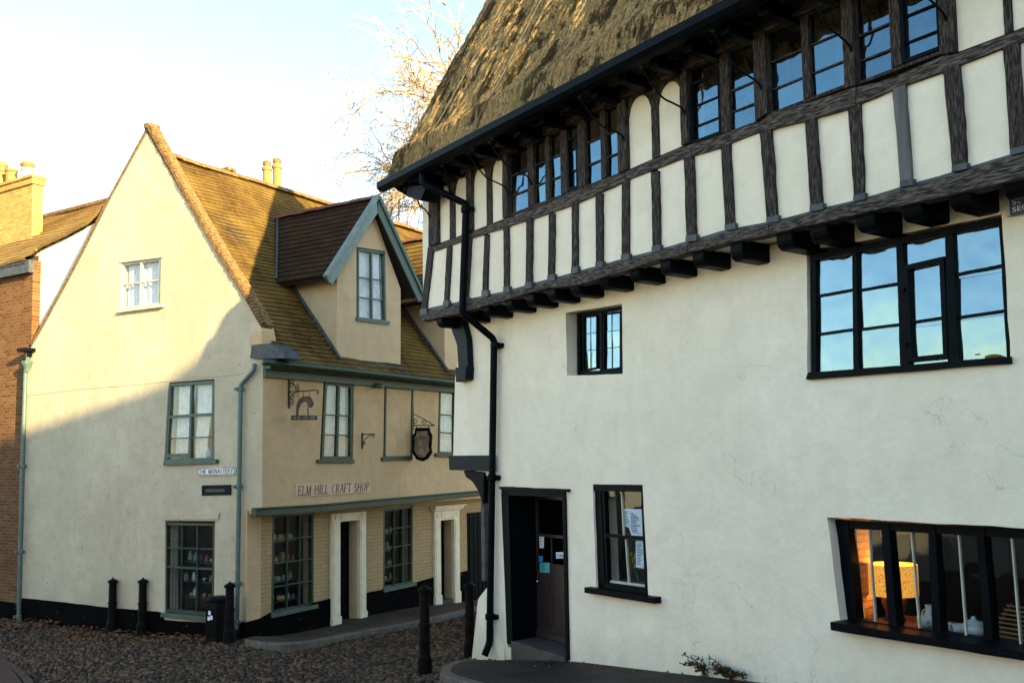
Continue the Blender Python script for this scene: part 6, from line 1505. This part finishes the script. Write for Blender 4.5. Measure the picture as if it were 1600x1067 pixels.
# vase of yellow flowers in the sash window
zv = FR.Y(985, 912, .3).z - .02; mb = MB(); mb.box((.9, .36, zv - .05), (2.6, .8, zv)); H.part('window_board', mb, M['creamwood'])
x = FR.Y(992, 905, .38).x; T = Thing('flower_vase', 'glass vase of yellow flowers inside the sash window', 'vase', FR, (x, .42, zv))
mb = MB(); mb.lathe((x, .42, zv), [(.03, 0), (.045, .03), (.04, .10), (.025, .14), (.03, .16)], 12); T.part('vase', mb, M['glass'], smooth=True)
rnd = random.Random(3); M['petal'] = flat('yellow_petals', (.62, .40, .03), .6); M['stalk'] = flat('green_stems', (.05, .10, .03), .7)
mb = MB(); mb2 = MB()
for k in range(13):
    e = Vector((x + rnd.uniform(-.11, .11), .42 + rnd.uniform(-.08, .06), zv + rnd.uniform(.22, .36))); mb2.tube([Vector((x, .42, zv + .02)), Vector((x, .42, zv + .16)).lerp(e, .4), e], .003, 4)
    for j in range(6):
        a = j * 1.047; d = Vector((math.cos(a), rnd.uniform(-.3, .3), math.sin(a))) * .028; s_ = Vector((-math.sin(a), 0, math.cos(a))) * .012; mb.add([e, e + d * .6 + s_, e + d, e + d * .6 - s_], [(0, 1, 2, 3)])
T.part('flower', mb, M['petal']); T.part('stem', mb2, M['stalk'])

# ---- goods in the craft shop windows
GC = [gm('goods_%d' % i, c_, tuple(v * .7 for v in c_), .5, 12) for i, c_ in enumerate([(.5, .12, .1), (.15, .25, .4), (.55, .5, .42), (.5, .38, .1), (.2, .3, .18), (.45, .25, .3), (.6, .6, .58), (.3, .18, .1)])]
GN = ['red', 'blue', 'cream', 'yellow', 'green', 'pink', 'white', 'brown']
rnd = random.Random(17)
ORD = ['first', 'second', 'third', 'fourth', 'fifth', 'sixth', 'seventh', 'eighth', 'ninth']
def goods(c4, nrm, depth, shelves, per, where):
    n = Vector(nrm); Q = quadmap(c4); eu = (c4[1] - c4[0]).normalized(); w_ = (c4[1] - c4[0]).length
    T = Thing('display_shelves', 'shelves stacked with goods %s' % where, 'shelves', FS, Q(.5, 1) + n * depth)
    mb = MB()
    for t in shelves: p, q = Q(.02, t) + n * (depth - .12), Q(.98, t) + n * (depth - .12); q.z = p.z; mb.prism([p, q, q - Vector((0, 0, .02)), p - Vector((0, 0, .02))], n * .26)
    T.part('shelf', mb, M['darkwood'])
    for si, t in enumerate(shelves):
        nm_sh = ['top', 'second', 'third', 'lowest', 'bottom'][si] if len(shelves) > 1 else 'only'
        for k in range(per):
            s_ = (k + .5 + rnd.uniform(-.2, .2)) / per; base = Q(.04 + .92 * s_, t) + n * (depth + rnd.uniform(-.07, .05)); base.z = (Q(.02, t)).z; sz = rnd.uniform(.06, .13); ci = rnd.randrange(8); kd_ = rnd.randrange(3)
            mb = MB()
            if kd_ == 0: mb.lathe(base, [(sz * .28, 0), (sz * .42, sz * .2), (sz * .36, sz), (sz * .15, sz * 1.25), (sz * .16, sz * 1.5)], 10); nm = 'bottle'
            elif kd_ == 1: mb.lathe(base, [(sz * .3, 0), (sz * .55, sz * .4), (sz * .5, sz * .8), (sz * .2, sz)], 10); nm = 'pot'
            else: mb.box(tuple(base - Vector((sz * .4, sz * .4, 0))), tuple(base + Vector((sz * .4, sz * .4, sz * 1.3)))); nm = 'gift_box'
            single(nm, mb, GC[ci], '%s %s, %s on %s shelf %s' % (GN[ci], nm.replace('_', ' '), ORD[k], nm_sh, where), nm.replace('_', ' '), FS, base, 'goods on the shelves ' + where, bevel=.004 if kd_ == 2 else 0)
goods(trX([(262, 820), (333, 820), (331, 950), (261, 944)], 0), (1, 0, 0), .42, (.47, .72, .92), 8, 'behind the barred gable window')
goods([Yp(a, b, GY) for a, b in [(430, 806), (487, 802), (487, 938), (428, 952)]], (0, 1, 0), .45, (.30, .53, .74, .96), 7, 'in the corner shop window')
goods([Yp(a, b, GY) for a, b in [(603, 798), (641, 793), (641, 905), (603, 914)]], (0, 1, 0), .45, (.33, .56, .78, .98), 7, 'in the shop window between the doors')
# little things on the first-floor sill
v = X(326, 712, .16); mb = MB(); mb.lathe(v + Vector((0, 0, -.05)), [(.04, 0), (.055, .05), (.05, .14), (.02, .18), (.02, .22)], 12); single('bottle', mb, flat('bright_blue_glass', (.04, .3, .55), .2), 'bright blue bottle on the sill of the net-curtained gable window', 'bottle', FS, v)
# white thing on the sill of the big window
v0_ = FR.Y(1546, 548, .35); mb = MB(); mb.box((v0_.x - .13, .3, v0_.z - .06), (v0_.x + .14, .5, v0_.z + .05)); single('cushion', mb, M['creamwood'], 'cream box lying inside the right light of the wide window', 'box', FR, (v0_.x, .4, v0_.z - .06), bevel=.03)

# ---- weeds at wall foot
def weed(F, base, label, n=14, s_=.22, seed=1, leafmat=None, name='weed'):
    rnd = random.Random(seed); T = Thing(name, label, 'weed', F, base); st_, lf = MB(), MB()
    for k in range(n):
        a = rnd.uniform(0, 3.14); L = s_ * rnd.uniform(.5, 1.25); e = base + Vector((math.cos(a) * L * 1.1, -abs(math.sin(a)) * L * .35 - .03, L * rnd.uniform(.25, .95))); md = base.lerp(e, .5) + Vector((0, 0, L * .2)); C_ = crom([base, md, e], 5); st_.tube(C_, .003, 4)
        for q in C_[3:]:
            for j in range(3):
                d = Vector((rnd.uniform(-1, 1), rnd.uniform(-1, .3), rnd.uniform(-.5, 1))).normalized() * rnd.uniform(.025, .055); sd_ = d.cross(Vector((.3, .8, .4))).normalized() * d.length * .3; lf.add([q, q + d * .5 + sd_, q + d, q + d * .5 - sd_], [(0, 1, 2, 3)])
    T.part('stem', st_, M['stalk']); T.part('leaf', lf, leafmat or M['weedleaf'])
M['weedleaf'] = gm('mixed_weed_leaves', (.045, .06, .02), (.14, .06, .025), .7, 14, lo=.45, hi=.55)
gpR = lambda px: (lambda v: Vector((v.x, -.04, gz(FR.wor(v).x, FR.wor(v).y) + .10)))(FR.Y(px, 1050, 0))
weed(FR, gpR(1112), 'straggly weed with dark leaves at the foot of the white wall', 9, .26, 2); weed(FR, gpR(1146), 'rusty brown low weed at the foot of the white wall', 22, .19, 3)
q = FS.loc(gp(262, 985)); q.x = -.1; weed(FS, q, 'low green weed among leaves under the barred window', 14, .15, 4, M['stalk'])

# ---- bare tree behind the thatch
m, ns, ls, p = newmat('t'); bpy.data.materials.remove(m)
TB = Vector((1.7, 33, 1.0)); TT = Thing('bare_tree', 'leafless tree with golden sunlit twigs behind the thatched roof', 'tree', FW, TB)
rnd = random.Random(9); tk, br_, pods = MB(), MB(), []
def branch(p, d, L, r, depth):
    n = 5; pts = [p]; q = p.copy(); dd = d.copy()
    for k in range(n):
        dd = (dd + Vector((rnd.uniform(-1, 1), rnd.uniform(-1, 1), rnd.uniform(-.8, .6))) * (.16 + .03 * depth) + Vector((0, 0, .05 if depth < 3 else -.03))).normalized(); q = q + dd * L / n; pts.append(q.copy())
    (tk if depth == 0 else br_).tube(pts, [max(.011, r * (1 - .5 * k / n)) for k in range(n + 1)], 7 if depth < 2 else (5 if depth < 4 else 3), cap=False)
    if depth >= 6:
        if rnd.random() < .035:
            e = pts[-1]; s_ = rnd.uniform(.025, .045); pods.append((e, s_))
        return
    kids = 3 if depth < 5 else 3
    for k in range(kids + (depth in (1, 2, 3))):
        t = rnd.uniform(.35, 1.0); i = min(n - 1, int(t * n)); pp = pts[i].lerp(pts[i + 1], t * n - i if t < 1 else 0)
        ax_ = Vector((rnd.uniform(-1, 1), rnd.uniform(-1, 1), rnd.uniform(-1, 1))).normalized(); nd = (Matrix.Rotation(rnd.uniform(.35, .85), 3, dd.cross(ax_).normalized()) @ dd).normalized()
        branch(pp, nd, L * rnd.uniform(.62, .80), r * .62, depth + 1)
tk.tube([TB, TB + Vector((0, 0, 3.5)), TB + Vector((-.3, 0, 8.5))], [.38, .30, .24], 10)
for d0, L in (((-.45, -.1, .85), 5.0), ((-.75, .1, .6), 3.9), ((-.15, .2, .95), 5.0), ((.5, 0, .8), 4.0), ((-.6, -.3, .7), 4.4)):
    branch(TB + Vector((-.3, 0, 8.3)), Vector(d0).normalized(), L, .13, 1)
TT.part('trunk', tk, M['bark']); TT.part('branches', br_, M['bark']); 
for e, s_ in pods[:99]: TT.part('seed_pod', MB().lathe(e - Vector((0, 0, s_ * 2)), [(0.001, 0), (s_, s_), (0.001, s_ * 2)], 5), M['pot'])
print('tree faces', len(br_.f))
